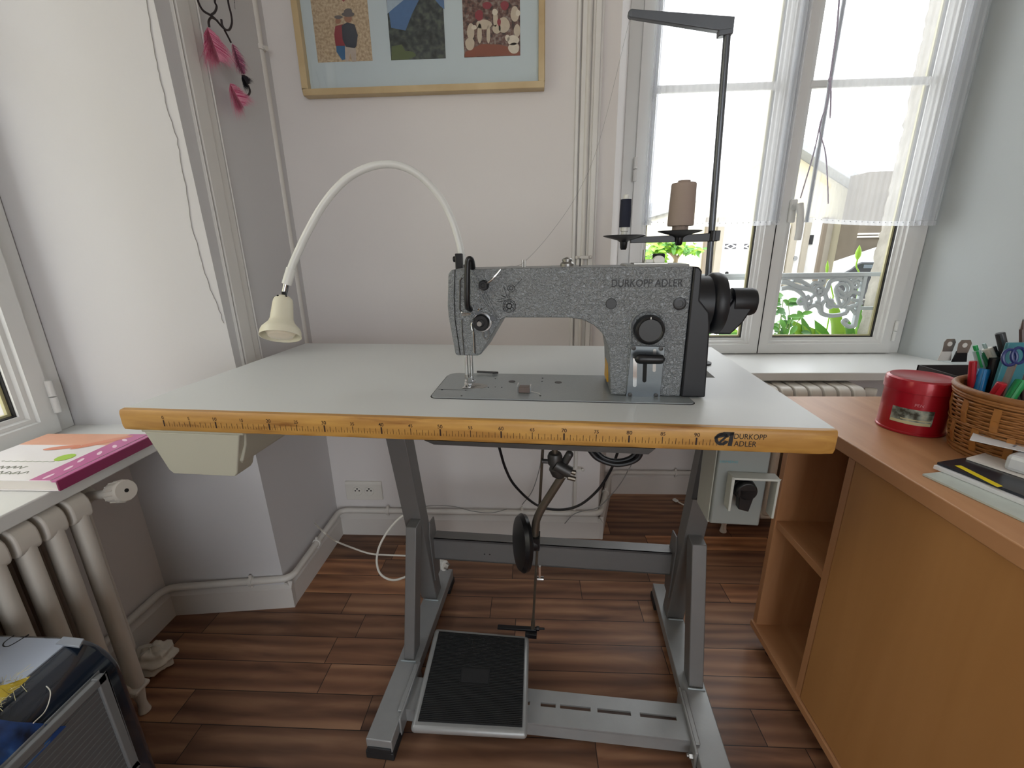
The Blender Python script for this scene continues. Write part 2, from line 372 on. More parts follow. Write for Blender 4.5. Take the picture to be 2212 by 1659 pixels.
def obj(name, mb, mats, parent=None, frame=RF, smooth=35, bevel=0.0, seg=2, label=None, cat=None, group=None, kind=None):
    if parent is not None:
        W = WM[parent.name]; inv = W.inverted() @ frame
        o = bpy.data.objects.new(name, _mesh(name, mb, mats, inv, smooth)); COL.objects.link(o); o.parent = parent
        WM[o.name] = W
    else:
        pts = [frame @ v for v in mb.v]
        c = Vector(((min(p.x for p in pts)+max(p.x for p in pts))/2, (min(p.y for p in pts)+max(p.y for p in pts))/2, min(p.z for p in pts)))
        rot = frame.to_3x3().to_4x4(); W = Matrix.Translation(c) @ rot
        o = bpy.data.objects.new(name, _mesh(name, mb, mats, W.inverted() @ frame, smooth)); COL.objects.link(o)
        o.location = c; o.rotation_euler = rot.to_euler(); WM[o.name] = W
    _bev(o, bevel, seg)
    tag(o, label, cat, group, kind)
    return o
def tag(o, label=None, cat=None, group=None, kind=None):
    if label: o['label'] = label
    if cat: o['category'] = cat
    if group: o['group'] = group
    if kind: o['kind'] = kind
    return o
def thing(name, loc, label, cat, group=None, frame=RF, kind=None):
    o = bpy.data.objects.new(name, None); COL.objects.link(o); o.empty_display_size = 0.05
    W = frame @ Matrix.Translation(Vector(loc)); o.location = W.to_translation(); o.rotation_euler = W.to_euler()
    WM[o.name] = W
    return tag(o, label, cat, group, kind)
def struct(name, mb, m_, **k): return obj(name, mb, m_, kind='structure', smooth=k.pop('smooth', 30), **k)
def bez(pts, n=8):  # Catmull-Rom through points
    P = [Vector(p) for p in pts]; P = [P[0]*2-P[1]]+P+[P[-1]*2-P[-2]]; out = []
    for i in range(1, len(P)-2):
        for k in range(n):
            t = k/n; a, b, c, d = P[i-1], P[i], P[i+1], P[i+2]
            out.append(0.5*((2*b)+(c-a)*t+(2*a-5*b+4*c-d)*t*t+(-a+3*b-3*c+d)*t**3))
    out.append(P[-2]); return out
V = Vector

# ================================================================== THE ROOM
S = lambda mb=None: MB()
def plan(poly, z0, z1): return MB().prism([(x, y, z0) for x, y in poly], (0, 0, z1-z0))
struct('floor', MB().box((-1.0, -3.0, -0.06), (3.1, 1.30, 0)), M['floor'])
struct('ceiling', MB().box((-1.0, -3.0, 2.72), (3.1, 1.6, 2.82)), M['ceil'])
ZS = 0.63                      # sill height
WX0, WX1, WY = 0.988, 2.176, 1.16   # rear window opening
struct('wall_back', plan([(-0.14, 0.775), (0.895, 0.775), (WX0, WY), (WX0, 1.345), (-0.14, 1.345)], 0, 2.72), M['wall'])
struct('wall_back_niche', MB().box((0.93, 1.10, 0), (2.25, 1.345, 0.60)), M['wall'])
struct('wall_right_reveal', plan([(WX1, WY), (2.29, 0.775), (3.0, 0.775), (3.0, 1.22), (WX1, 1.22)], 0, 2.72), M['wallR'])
struct('wall_back_lintel', MB().box((0.96, 1.0, 2.32), (2.2, 1.345, 2.72)), M['wall'])
def lean_y(z): return 0.394-0.027*z      # the old wall corner leans a little
_b = [(-0.12, lean_y(0)), (-0.12, 1.3), (-0.95, 1.3), (-0.95, 0.345), (-0.562, 0.345)]; _t = [(-0.12, lean_y(2.72))]+_b[1:]
_n5 = len(_b); _mb = MB()._add([(x, y, 0) for x, y in _b]+[(x, y, 2.72) for x, y in _t], [(4, 3, 2, 1, 0), (5, 6, 7, 8, 9)]+[(i, (i+1) % 5, 5+(i+1) % 5, 5+i) for i in range(4)])
_mb.grid([[V((-0.562, 0.345, 2.72*k/24)), V((-0.12, lean_y(2.72*k/24), 2.72*k/24))] for k in range(25)])
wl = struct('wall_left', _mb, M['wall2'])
struct('wall_left_niche', MB().box((-0.95, -1.05, 0), (-0.47, 0.38, 0.60)), M['wall'])
struct('wall_left_rear', plan([(-0.12, -1.12), (-0.562, -1.05), (-0.95, -1.05), (-0.95, -3.0), (-0.12, -3.0)], 0, 2.72), M['wall'])
struct('wall_left_lintel', MB().box((-0.95, -1.1, 2.32), (-0.3, 0.4, 2.72)), M['wall'])
mb = MB()
for a_, b_ in (((-0.95, 0.0), (0.35, 2.72)), ((2.25, 0.0), (3.1, 2.72)), ((0.35, 2.25), (2.25, 2.72)), ((0.35, 0.0), (2.25, 0.15))): mb.box((a_[0], -3.1, a_[1]), (b_[0], -3.0, b_[1]))
struct('wall_front', mb, M['wall'])  # unseen wall; its opening is added to let in fill light
struct('wall_right', MB().box((3.0, -3.0, 0), (3.1, 1.0, 2.72)), M['wall'])
# hairline crack down the bright reveal
def on_reveal(px, py):
    z = 1.2; r = _ray(px, py)
    for _ in range(6):
        a = V((-0.12, lean_y(z), 0)); b = V((-0.562, 0.345, 0)); d = (b-a).normalized(); n = V((-d.y, d.x, 0))
        p = _C + r*((a-_C).dot(n)/r.dot(n)); z = p.z
    return p + (n if n.y < 0 else -n)*0.0012
cr = MB(); pts = [(318, 0), (331, 90), (343, 150), (352, 190), (366, 250), (383, 300), (392, 350), (405, 420), (413, 480), (426, 525), (440, 580), (455, 625), (470, 660), (484, 698)]
P = []
for i in range(len(pts)-1):
    for k in range(4):
        t = k/4; P.append((pts[i][0]*(1-t)+pts[i+1][0]*t+rnd.uniform(-1.6, 1.6), pts[i][1]*(1-t)+pts[i+1][1]*t))
P.append(pts[-1])
cr.tube([on_reveal(*p) for p in P], 0.0007, 5)
obj('crack', cr, mat('crack_grey', '#9b9793', 0.9), wl)

# baseboards with a small bevelled top
def baseboard(name, a, b, h=0.088, t=0.02, side=1):
    a = V((a[0], a[1], 0)); b = V((b[0], b[1], 0)); d = (b-a).normalized(); n = V((-d.y, d.x, 0))*side
    prof = [(0, 0), (t, 0), (t, h-0.016), (t*0.35, h), (0, h)]
    struct(name, MB().prism([a+n*x+V((0, 0, z)) for x, z in prof], b-a), M['base'])
baseboard('baseboard_back', (-0.12, 0.775), (0.915, 0.775), side=-1)
baseboard('baseboard_back_return', (0.893, 0.757), (0.985, 1.10), side=-1)
baseboard('baseboard_back_niche', (0.97, 1.10), (2.25, 1.10), side=-1, h=0.10, t=0.016)
baseboard('baseboard_left', (-0.12, 0.775), (-0.12, 0.39), side=1)
baseboard('baseboard_left_reveal', (-0.47, 0.36), (-0.10, 0.406), side=-1)
baseboard('baseboard_left_niche', (-0.47, 0.345), (-0.47, -1.0), side=1)
# window sills
struct('window_sill_rear', MB().box((0.95, 0.86, 0.60), (2.27, 1.20, ZS)), M['pvc'], bevel=0.003)
struct('window_sill_left', MB().box((-0.60, -1.04, 0.60), (-0.275, 0.385, ZS)), M['pvc'], bevel=0.003)
# vertical moulding strips beside both windows
t1 = MB()
for x0, x1, d in ((0.772, 0.782, 0.010), (0.786, 0.800, 0.016), (0.800, 0.822, 0.008), (0.822, 0.838, 0.015), (0.838, 0.846, 0.009)):
    t1.box((x0, 0.775-d, 0.64), (x1, 0.78, 2.72))
struct('trim_1', t1, M['trim'], bevel=0.002)
t2 = MB()
for y0, y1, d in ((0.3975, 0.400, 0.007), (0.405, 0.446, 0.009), (0.448, 0.475, 0.005), (0.478, 0.481, 0.007)):
    t2.box((-0.125, y0, 0.64), (-0.12+d, y1, 2.72))
struct('trim_2', t2, M['trim'], bevel=0.002)

# ---- windows
def frame_rect(mb, x0, x1, z0, z1, w, y0, y1, wt=None, wb=None):
    wt = wt or w; wb = wb or w
    mb.box((x0, y0, z0), (x0+w, y1, z1)); mb.box((x1-w, y0, z0), (x1, y1, z1))
    mb.box((x0+w, y0, z0), (x1-w, y1, z0+wb)); mb.box((x0+w, y0, z1-wt), (x1-w, y1, z1))
def sash_prof(mb, x0, x1, z0, z1, w, yf):
    # mitred frame with a raised flat and stepped glazing bead
    steps = [(0, 0), (w*0.62, 0), (w*0.66, 0.008), (w*0.80, 0.010), (w*0.86, 0.018), (w, 0.020), (w, 0.055), (0, 0.055)]
    def ring(o):
        off, dy = o; return [V((x0+off, yf+dy, z0+off)), V((x1-off, yf+dy, z0+off)), V((x1-off, yf+dy, z1-off)), V((x0+off, yf+dy, z1-off))]
    rs = [ring(s_) for s_ in steps]; rs.append(rs[0])
    for i in range(len(rs)-1):
        for k in range(4):
            l = (k+1) % 4; mb.quad(rs[i][k], rs[i][l], rs[i+1][l], rs[i+1][k])
ZT = 2.32
def window(name, T, x0, x1, split, side):
    w = thing(name, (0, 0, 0), None, None, frame=T, kind='structure')
    fr = MB(); frame_rect(fr, x0, x1, ZS, ZT, 0.052, 0.014, 0.075, wb=0.022); obj('window_frame', fr, M['pvc'], w, T, bevel=0.003)
    for a, b, lead in ((x0+0.045, split, 0), (split, x1-0.045, 1)):
        mb = MB(); sash_prof(mb, a+0.001, b-0.001, ZS+0.004, ZT-0.03, 0.062, 0.0); s_ = obj('sash', mb, M['pvc'], w, T, smooth=25)
        mb = MB(); mb.quad((a+0.06, 0.034, ZS+0.06), (b-0.06, 0.034, ZS+0.06), (b-0.06, 0.034, ZT-0.09), (a+0.06, 0.034, ZT-0.09))
        obj('pane', mb, M['glass'], s_, T, smooth=None)
        mb = MB(); frame_rect(mb, a+0.059, b-0.059, ZS+0.063, ZT-0.089, 0.006, 0.026, 0.046)
        obj('gasket', mb, M['rubber'], s_, T)
        mb = MB(); frame_rect(mb, a+0.063, b-0.063, ZS+0.066, ZT-0.092, 0.009, 0.036, 0.044); obj('spacer', mb, M['spacer'], s_, T)
        mb = MB(); mb.box((a+0.05, 0.012, 1.607), (b-0.05, 0.030, 1.632)); obj('glazing_bar', mb, M['pvc'], s_, T, bevel=0.004)
        for hz in ((0.685, 1.31) if 1 else ()):
            hx = x0+0.046 if lead == 0 else x1-0.046
            mb = MB(); mb.cyl((hx, -0.006, hz), (hx, -0.006, hz+0.040), 0.0075, 14).cyl((hx, -0.006, hz+0.043), (hx, -0.006, hz+0.083), 0.0075, 14)
            obj('hinge', mb, M['pvc'], w, T)
    return w
TW1 = Matrix.Translation((0, WY, 0))
w1 = window('window_1', TW1, WX0+0.002, WX1-0.002, 1.592, 1)
# dark meeting line between the sashes and the handle
mb = MB().box((1.5905, -0.002, ZS+0.004), (1.5935, 0.02, ZT-0.03)); obj('meeting_gap', mb, M['hole'], w1, TW1)
mb = MB().box((1.628, -0.012, 1.150), (1.656, 0.0, 1.235)); hd = obj('handle_plate', mb, M['pvc'], w1, TW1, bevel=0.006, seg=3)
mb = MB().cyl((1.642, -0.010, 1.205), (1.642, -0.045, 1.205), 0.011).tube(bez([(1.642, -0.047, 1.214), (1.645, -0.056, 1.18), (1.650, -0.058, 1.13), (1.652, -0.054, 1.085)]), [0.0125]*8+[0.0125]*8+[0.012]*8+[0.011], 12)
obj('handle', mb, M['pvc'], hd, TW1)
# left window seen at a sharp angle (local x runs along the wall)
TW2 = Matrix.Translation((-0.562, 0, 0)) @ Matrix.Rotation(R_(90), 4, 'Z')
w2 = window('window_2', TW2, -1.04, 0.343, -0.35, -1)

# ================================================================== SEWING TABLE (table frame: x along the front edge, y to the back)
X0, X1, YD, ZT_, TH = -0.0845, 1.0986, 0.589, 0.80, 0.0395
T = thing('industrial_sewing_table', (0.5, 0.25, 0), 'industrial sewing table with white top, wooden ruler edge and grey steel stand', 'table', frame=TF)
mb = MB(); hx0, hx1, hy0, hy1 = 0.950, 1.012, 0.279, 0.340
for a, b in (((X0, 0.012), (hx0, YD)), ((hx1, 0.012), (X1, YD)), ((hx0, 0.012), (hx1, hy0)), ((hx0, hy1), (hx1, YD))):
    mb.box((a[0], a[1], ZT_-TH+0.001), (b[0], b[1], ZT_))
top = obj('tabletop', mb, M['lam'], T, TF, smooth=None)
# beech front edge with rounded profile and worn arrises
mb = MB(); prof = [(0.0125, 0.0), (0.0035, -0.0005), (0.0012, -0.003), (0, -0.008), (0, -0.030), (0.0025, -0.0375), (0.006, -TH), (0.0125, -TH)]
n = 60; Pg = []
for i in range(n+1):
    x = X0+(X1-X0)*i/n; inset = 0
    if x > X1-0.008: inset = 0.003
    Pg.append([V((x, y+inset*(1 if y < 0.01 else 0), ZT_+z+(rnd.uniform(-0.0004, 0.0004) if z < -0.03 else 0))) for y, z in prof+[prof[0]]])
mb.grid(Pg); mb.quad(*[p for p in Pg[0][:-1]]); mb.quad(*[p for p in Pg[-1][:-1]])
edge = obj('wooden_front_edge', mb, M['beech'], top, TF, smooth=40, label='beech edge strip with printed centimetre ruler')
mb = MB(); ye = -0.0005
def tick(t, z0, z1, w): mb.quad((t-w/2, ye, z0), (t+w/2, ye, z0), (t+w/2, ye, z1), (t-w/2, ye, z1))
zb = ZT_-0.0285
for i in range(0, 95*2-1):
    t = i/200
    if i % 20 == 0: tick(t, zb, zb+0.0118, 0.0024)
    elif i % 10 == 0: tick(t, zb, zb+0.0115, 0.0010)
    elif i % 2 == 0: tick(t, zb, zb+0.0096, 0.00065)
    else: tick(t, zb, zb+0.0045, 0.0005)
for k in range(0, 91, 5):
    mb.text(str(k), (k/100, ye, ZT_-0.0150), (1, 0, 0), (0, 0, 1), 0.0062 if k % 10 == 0 else 0.0055, align='C', thin=0.006, depth=0)
obj('ruler_marking', mb, M['ink'], top, TF, smooth=None)
mb = MB()
a = TY(1586, 943, 0); b = TY(1656, 944, 0)
mb.text('DURKOPP', (a.x, ye, ZT_-0.0165), (1, 0, 0), (0, 0, 1), 0.0085, width=b.x-a.x, depth=0, thin=0.0)
mb.text('ADLER', (a.x+0.001, ye, ZT_-0.0285), (1, 0, 0), (0, 0, 1), 0.0088, width=(b.x-a.x)*0.70, depth=0, thin=0.0)
c = TY(1560, 943, 0); cx, cz = c.x, ZT_-0.0175
def ringseg(mb, cx, cz, r0, r1, a0, a1, y, n=28):
    P = [[V((cx+r*math.cos(R_(a0+(a1-a0)*i/n)), y, cz+r*math.sin(R_(a0+(a1-a0)*i/n)))) for i in range(n+1)] for r in (r0, r1)]
    mb.grid(P)
ringseg(mb, cx, cz, 0.0058, 0.0105, 20, 340, ye)
mb.quad((cx-0.011, ye, cz+0.0035), (cx+0.0015, ye, cz+0.0115), (cx+0.016, ye, cz+0.0115), (cx+0.016, ye, cz+0.0072), (cx-0.011, ye, cz-0.0002))
mb.quad((cx+0.0095, ye, cz-0.011), (cx+0.0155, ye, cz-0.011), (cx+0.0165, ye, cz+0.0115), (cx+0.0110, ye, cz+0.0115))
mb.quad((cx-0.004, ye, cz-0.005), (cx-0.001, ye, cz-0.006), (cx+0.008, ye, cz+0.004), (cx+0.005, ye, cz+0.006))
obj('maker_lettering', mb, M['black_ink'], top, TF, smooth=None)
# drawer moulded in beige-grey plastic
def loft(mb, rings, cap=True):
    n = len(rings[0]); mb._add([p for r in rings for p in r], [(i*n+k, i*n+(k+1) % n, (i+1)*n+(k+1) % n, (i+1)*n+k) for i in range(len(rings)-1) for k in range(n)] + ([tuple(range(n-1, -1, -1)), tuple((len(rings)-1)*n+k for k in range(n))] if cap else []))
def rrect(x0, x1, z0, z1, r, y, n=5):
    P = []
    for cx_, cz_, a0 in ((x1-r, z1-0.001, 90), (x1-r, z0+r, 0), (x0+r, z0+r, -90), (x0+0.001, z1-0.001, -180)):
        if cz_ > (z0+z1)/2: P.append(V((x1 if cx_ > (x0+x1)/2 else x0, y, z1)))
        else:
            for i in range(n+1):
                a_ = R_(a0 - 90*i/n); P.append(V((cx_+r*math.cos(a_), y, cz_+r*math.sin(a_))))
    return P
mb = MB(); zt = ZT_-TH
rs = []
for z, e, y0, y1 in ((zt, 0.0, 0.008, 0.40), (zt-0.006, 0.0, 0.008, 0.40), (zt-0.0065, 0.004, 0.020, 0.395), (zt-0.03, 0.010, 0.022, 0.34), (zt-0.058, 0.016, 0.014, 0.27), (zt-0.066, 0.022, 0.020, 0.25)):
    rs.append([V((-0.060+e*1.4, y0, z)), V((0.140-e*1.0, y0, z)), V((0.140-e*1.0, y1, z)), V((-0.060+e*1.4, y1, z))])
loft(mb, rs)
obj('drawer_tray', mb, M['drawer'], T, TF, bevel=0.006, seg=3)
mb = MB(); rs = []
for z, e in ((zt-0.004, 0.0), (zt-0.010, 0.002), (zt-0.050, 0.016), (zt-0.080, 0.026), (zt-0.0875, 0.032), (zt-0.089, 0.042)):
    rs.append([V((-0.052+e*1.0, 0.006+e*0.12, z)), V((0.134-e*0.85, 0.006+e*0.12, z)), V((0.134-e*0.85, 0.060-e*0.3, z)), V((-0.052+e*1.0, 0.060-e*0.3, z))])
loft(mb, rs)
obj('drawer_bin', mb, M['drawer'], T, TF, bevel=0.012, seg=4)
# oil pan under the machine cut-out
mb = MB(); mb.prism([(0.470, 0.004, zt), (0.486, 0.004, zt-0.007), (0.815, 0.004, zt-0.010), (0.832, 0.004, zt-0.010), (0.842, 0.004, zt)], (0, 0.30, 0))
obj('under_plate', mb, M['iron'], T, TF)
# stand
def column(x0, x1):
    return MB().prism([(x0, 0.400, 0.054), (x0, 0.240, zt), (x0, 0.292, zt), (x0, 0.448, 0.054)], (x1-x0, 0, 0))
c1 = obj('column', column(0.283, 0.331), M['steel'], T, TF, bevel=0.002)
c2 = obj('column', column(1.003, 1.050), M['steel'], T, TF, bevel=0.002)
def brace(x0, x1):
    return MB().prism([(x0, 0.192, 0.054), (x0, 0.286, 0.385), (x0, 0.333, 0.385), (x0, 0.238, 0.054)], (x1-x0, 0, 0))
for c_, (a, b), wx in ((c1, (0.303, 0.331), 0.317), (c2, (1.010, 1.044), 1.027)):
    obj('brace', brace(a, b), M['steel'], T, TF, bevel=0.002)
    for yy in (0.190, 0.396):
        mb = MB().tube([(wx-0.02, yy-0.002, 0.056), (wx, yy-0.003, 0.0565), (wx+0.02, yy-0.002, 0.056)], 0.0022, 6)
        obj('weld', mb, M['weld'], c_, TF)
def foot(x0, x1, y0, y1):
    f = obj('foot_beam', MB().box((x0, y0, 0.020), (x1, y1, 0.054)), M['steel_lt'], T, TF, bevel=0.002)
    for ya, yb in ((y0-0.003, y0+0.060), (y1-0.055, y1+0.004)):
        mb = MB().box((x0-0.003, ya, 0.0), (x1+0.003, yb, 0.021)); mb.box((x0+0.002, ya-0.0005, 0.018), (x1-0.002, ya+0.004, 0.034))
        obj('rubber_foot', mb, M['blkrub'], f, TF, bevel=0.003)
    return f
f1 = foot(0.288, 0.346, -0.002, 0.535); f2 = foot(0.990, 1.050, -0.075, 0.535)
# crossbar
mb = MB().box((0.334, 0.400, 0.200), (1.001, 0.404, 0.270)).box((0.334, 0.400, 0.264), (1.001, 0.438, 0.270)).box((0.334, 0.400, 0.200), (1.001, 0.430, 0.204))
cb = obj('crossbar', mb, M['steel'], T, TF)
mb = MB()
for hx in (0.483, 0.498): mb.cyl((hx, 0.3995, 0.228), (hx, 0.402, 0.228), 0.0022, 12)
obj('hole', mb, M['hole'], cb, TF)
for xa, xb, s_ in ((0.331, 0.335, 1), (0.999, 1.003, -1)):
    mb = MB().prism([(xa, 0.392, 0.130), (xa, 0.372, 0.300), (xa, 0.382, 0.336), (xa, 0.420, 0.330), (xa, 0.445, 0.200), (xa, 0.440, 0.130)], (xb-xa, 0, 0))
    obj('gusset_plate', mb, M['steel'], T, TF, bevel=0.0008)
# slotted floor bar
mb = MB(); ya, yb, sa, sb = 0.072, 0.152, 0.112, 0.122
slots = [(0.66, 0.695), (0.705, 0.775), (0.79, 0.865), (0.885, 0.965), (0.47, 0.54), (0.565, 0.635), (0.37, 0.45)]
slots = sorted(slots)
mb.box((0.345, ya, 0.045), (0.992, sa, 0.050)).box((0.345, sb, 0.045), (0.992, yb, 0.050))
px_ = 0.345
for a, b in slots: mb.box((px_, sa, 0.045), (a, sb, 0.050)); px_ = b
mb.box((px_, sa, 0.045), (0.992, sb, 0.050))
mb.box((0.345, ya, 0.014), (0.992, ya+0.004, 0.046)).box((0.345, yb-0.004, 0.014), (0.992, yb, 0.046))
sbar = obj('slotted_bar', mb, M['steel_lt'], T, TF)
for xa, xb in ((0.346, 0.351), (0.984, 0.990)):
    mb = MB().box((xa, 0.040, 0.012), (xb, 0.185, 0.062)).box((xa if xa > 0.5 else xa-0.010, 0.060, 0.055), (xb+0.010 if xa > 0.5 else xb, 0.180, 0.060))
    obj('mounting_plate', mb, M['steel_lt'], sbar, TF, bevel=0.002)
mb = MB().cyl((0.984, 0.053, 0.034), (0.976, 0.053, 0.034), 0.007, 6).cyl((0.984, 0.053, 0.034), (0.972, 0.053, 0.034), 0.0035, 12)
obj('bolt', mb, M['chrome2'], sbar, TF)
# treadle pedal
pc = [V((0.370, 0.256, 0.100)), V((0.622, 0.257, 0.100)), V((0.636, 0.030, 0.072)), V((0.382, 0.016, 0.072))]
def bil(u, v): return (pc[3]*(1-u)+pc[2]*u)*(1-v)+(pc[0]*(1-u)+pc[1]*u)*v
nrm = (pc[1]-pc[0]).cross(pc[3]-pc[0]).normalized(); nrm = nrm if nrm.z > 0 else -nrm
mb = MB(); mb.hexa([bil(0, 0)-nrm*0.020, bil(1, 0)-nrm*0.020, bil(1, 1)-nrm*0.020, bil(0, 1)-nrm*0.020, bil(0, 0), bil(1, 0), bil(1, 1), bil(0, 1)])
pedal = obj('pedal', mb, M['steel_lt'], T, TF, bevel=0.009, seg=4)
mb = MB(); u0, u1, v0, v1 = 0.055, 0.957, 0.065, 0.955
mb.hexa([bil(u0, v0), bil(u1, v0), bil(u1, v1), bil(u0, v1)]+[p+nrm*0.0014 for p in (bil(u0, v0), bil(u1, v0), bil(u1, v1), bil(u0, v1))])
NR = 58
for i in range(NR):
    va = v0+(v1-v0)*(i+0.2)/NR; vb = v0+(v1-v0)*(i+0.7)/NR
    segs = [(u0+0.005, u1-0.005)]
    if 0.40 < (i+0.5)/NR < 0.585: segs = [(u0+0.005, 0.36), (0.64, u1-0.005)]
    for a, b in segs:
        mb.hexa([bil(a, va)+nrm*0.0013, bil(b, va)+nrm*0.0013, bil(b, vb)+nrm*0.0013, bil(a, vb)+nrm*0.0013, bil(a, va)+nrm*0.0032, bil(b, va)+nrm*0.0032, bil(b, vb)+nrm*0.0032, bil(a, vb)+nrm*0.0032])
q = [bil(0.37, 0.43), bil(0.63, 0.43), bil(0.63, 0.57), bil(0.37, 0.57)]
mb.hexa([p+nrm*0.001 for p in q]+[p+nrm*0.0034 for p in q])
obj('pedal_pad', mb, M['blkrub'], pedal, TF, smooth=None, label='ribbed black rubber pad')
mb = MB().box((0.43, 0.095, 0.03), (0.60, 0.130, 0.066)).cyl((0.40, 0.112, 0.058), (0.61, 0.112, 0.058), 0.006)
obj('pedal_bracket', mb, M['iron'], T, TF)
mb = MB().bar((0.538, 0.266, 0.109), (0.640, 0.268, 0.110), 0.012, 0.006).box((0.612, 0.252, 0.094), (0.642, 0.272, 0.108)).cyl((0.630, 0.268, 0.112), (0.662, 0.268, 0.114), 0.003, 10).cyl((0.640, 0.268, 0.113), (0.648, 0.268, 0.113), 0.006, 6)
obj('pedal_lever', mb, M['blkpl'], pedal, TF, bevel=0.001)
r0 = V((0.631, 0.268, 0.112)); r1 = V((0.661, 0.200, zt-0.02))
mb = MB().tube([r0, r0.lerp(r1, 0.5), r1], 0.0032, 10).cyl(r0-V((0, 0, 0.004)), r0.lerp(r1, 0.05), 0.0055, 12).cyl(r0.lerp(r1, 0.93), r1, 0.0055, 12).sphere(r0.lerp(r1, 0.90), 0.008, 8)
obj('treadle_rod', mb, M['iron2'], T, TF)
mb = MB().box((0.648, 0.262-0.03, 0.30), (0.653, 0.27-0.03, 0.335)).cyl((0.644, 0.235, 0.30), (0.660, 0.235, 0.30), 0.006, 12)
obj('rod_clip', mb, M['chrome'], T, TF)
# switch box hanging under the right end
sw = obj('switch_box', MB().box((0.955, 0.052, 0.600), (1.036, 0.124, zt)), [M['sw_dk']], T, TF, bevel=0.003)
mb = MB().box((0.9535, 0.060, 0.598), (0.960, 0.125, zt)); obj('switch_box_side', mb, M['sw_lt'], sw, TF, bevel=0.001)
mb = MB(); fy = 0.052
mb.box((0.973, fy-0.022, 0.640), (0.977, fy, 0.702)).box((0.973, fy-0.022, 0.698), (1.046, fy, 0.702)).box((1.042, fy-0.022, 0.630), (1.046, fy, 0.702))
obj('switch_guard', mb, M['sw_lt'], sw, TF, bevel=0.001)
kc = TY(1610, 1060, fy-0.018)
mb = MB().cyl((kc.x, fy, kc.z), (kc.x, fy-0.014, kc.z), 0.0185, 32)
mb.prism([(kc.x-0.012, fy-0.027, kc.z+0.006), (kc.x+0.013, fy-0.027, kc.z+0.006), (kc.x+0.006, fy-0.027, kc.z-0.034), (kc.x-0.010, fy-0.027, kc.z-0.030)], (0, 0.014, 0))
mb.lathe([(0.0150, 0), (0.0165, 0.004), (0.0165, 0.014)], (kc.x, fy-0.027, kc.z+0.002), (0, 1, 0))
obj('switch_knob', mb, M['blkpl'], sw, TF, bevel=0.001)
a = TY(1554, 999, fy); b = TY(1594, 999, fy)
mb = MB().text('SIEMENS', (a.x, fy-0.0004, a.z), (1, 0, 0), (0, 0, 1), 0.0042, width=b.x-a.x, depth=0); obj('maker_lettering', mb, M['teal_ink'], sw, TF, smooth=None)
# cable duct running down the right column
mb = MB().prism([(0.998, 0.246, zt), (0.998, 0.200, zt), (0.998, 0.205, 0.60), (0.998, 0.262, 0.52), (0.998, 0.296, 0.50)], (0.045, 0, 0))
obj('cable_duct', mb, M['blksat'], T, TF, bevel=0.002)
# ------------------------------------------------------------------ knee lifter (hangs from the machine through the table)
K = thing('knee_lifter', (0.66, 0.2, 0.40), 'dark iron knee lifter with bent rod and round black pad under the tabletop', 'knee lifter', frame=TF)
mb = MB().cyl((0.679, 0.2, zt-0.012), (0.683, 0.2, 0.640), 0.0065, 16); obj('shaft', mb, M['iron2'], K, TF)
mb = MB().lathe([(0.010, 0), (0.015, 0.006), (0.016, 0.022), (0.013, 0.030)], (0.683, 0.2, 0.622), (0, 0, 1), 20)
mb.lathe([(0.009, 0), (0.017, 0.010), (0.018, 0.026), (0.012, 0.034)], (0.697, 0.2, 0.596), (-0.4, 0, 1), 20)
mb.cyl((0.683, 0.192, 0.630), (0.715, 0.192, 0.612), 0.013, 16).cyl((0.655, 0.2, 0.632), (0.675, 0.2, 0.632), 0.005, 10)
kn = obj('clamp', mb, M['iron'], K, TF, bevel=0.001)
mb = MB()
for z in (0.612, 0.597): mb.cyl((0.71, 0.192, z+0.004), (0.727, 0.192, z), 0.0055, 8)
obj('screw', mb, M['iron2'], kn, TF, bevel=0.0006)
mb = MB().tube([(0.697, 0.2, 0.615), (0.702, 0.2, 0.628), (0.713, 0.2, 0.650)], [0.008, 0.0085, 0.0085], 12).sphere((0.713, 0.2, 0.650), 0.0085, 8)
obj('handle_stub', mb, M['iron'], K, TF)
mb = MB().tube(bez([(0.700, 0.2, 0.600), (0.676, 0.2, 0.555), (0.655, 0.2, 0.515), (0.643, 0.2, 0.480), (0.641, 0.2, 0.440)]), 0.0088, 14); obj('bent_rod', mb, M['iron2'], K, TF)
ax = V((-1, -0.35, 0.12)).normalized(); pcn = V((0.618, 0.195, 0.430))
mb = MB().lathe([(0.016, -0.026), (0.020, -0.014), (0.052, -0.006), (0.062, -0.002), (0.064, 0.006), (0.058, 0.014), (0.040, 0.0165)], pcn, ax, 40)
mb.cyl(pcn-ax*0.030, pcn-ax*0.006, 0.020, 18).box((0.630, 0.185, 0.418), (0.652, 0.215, 0.448))
obj('knee_pad', mb, M['blkpl'], K, TF)

# ================================================================== SEWING MACHINE
SM = thing('sewing_machine', (0.69, 0.19, 0.80), 'grey hammered-finish industrial lockstitch sewing machine set into the white table', 'sewing machine', frame=TF)
YF = 0.1395
def px(x, y, yy=YF): return TY(x, y, yy)
def arcp(cx, cy, r, a0, a1, n): return [(cx+r*math.cos(R_(a0+(a1-a0)*i/n)), cy+r*math.sin(R_(a0+(a1-a0)*i/n))) for i in range(n+1)]
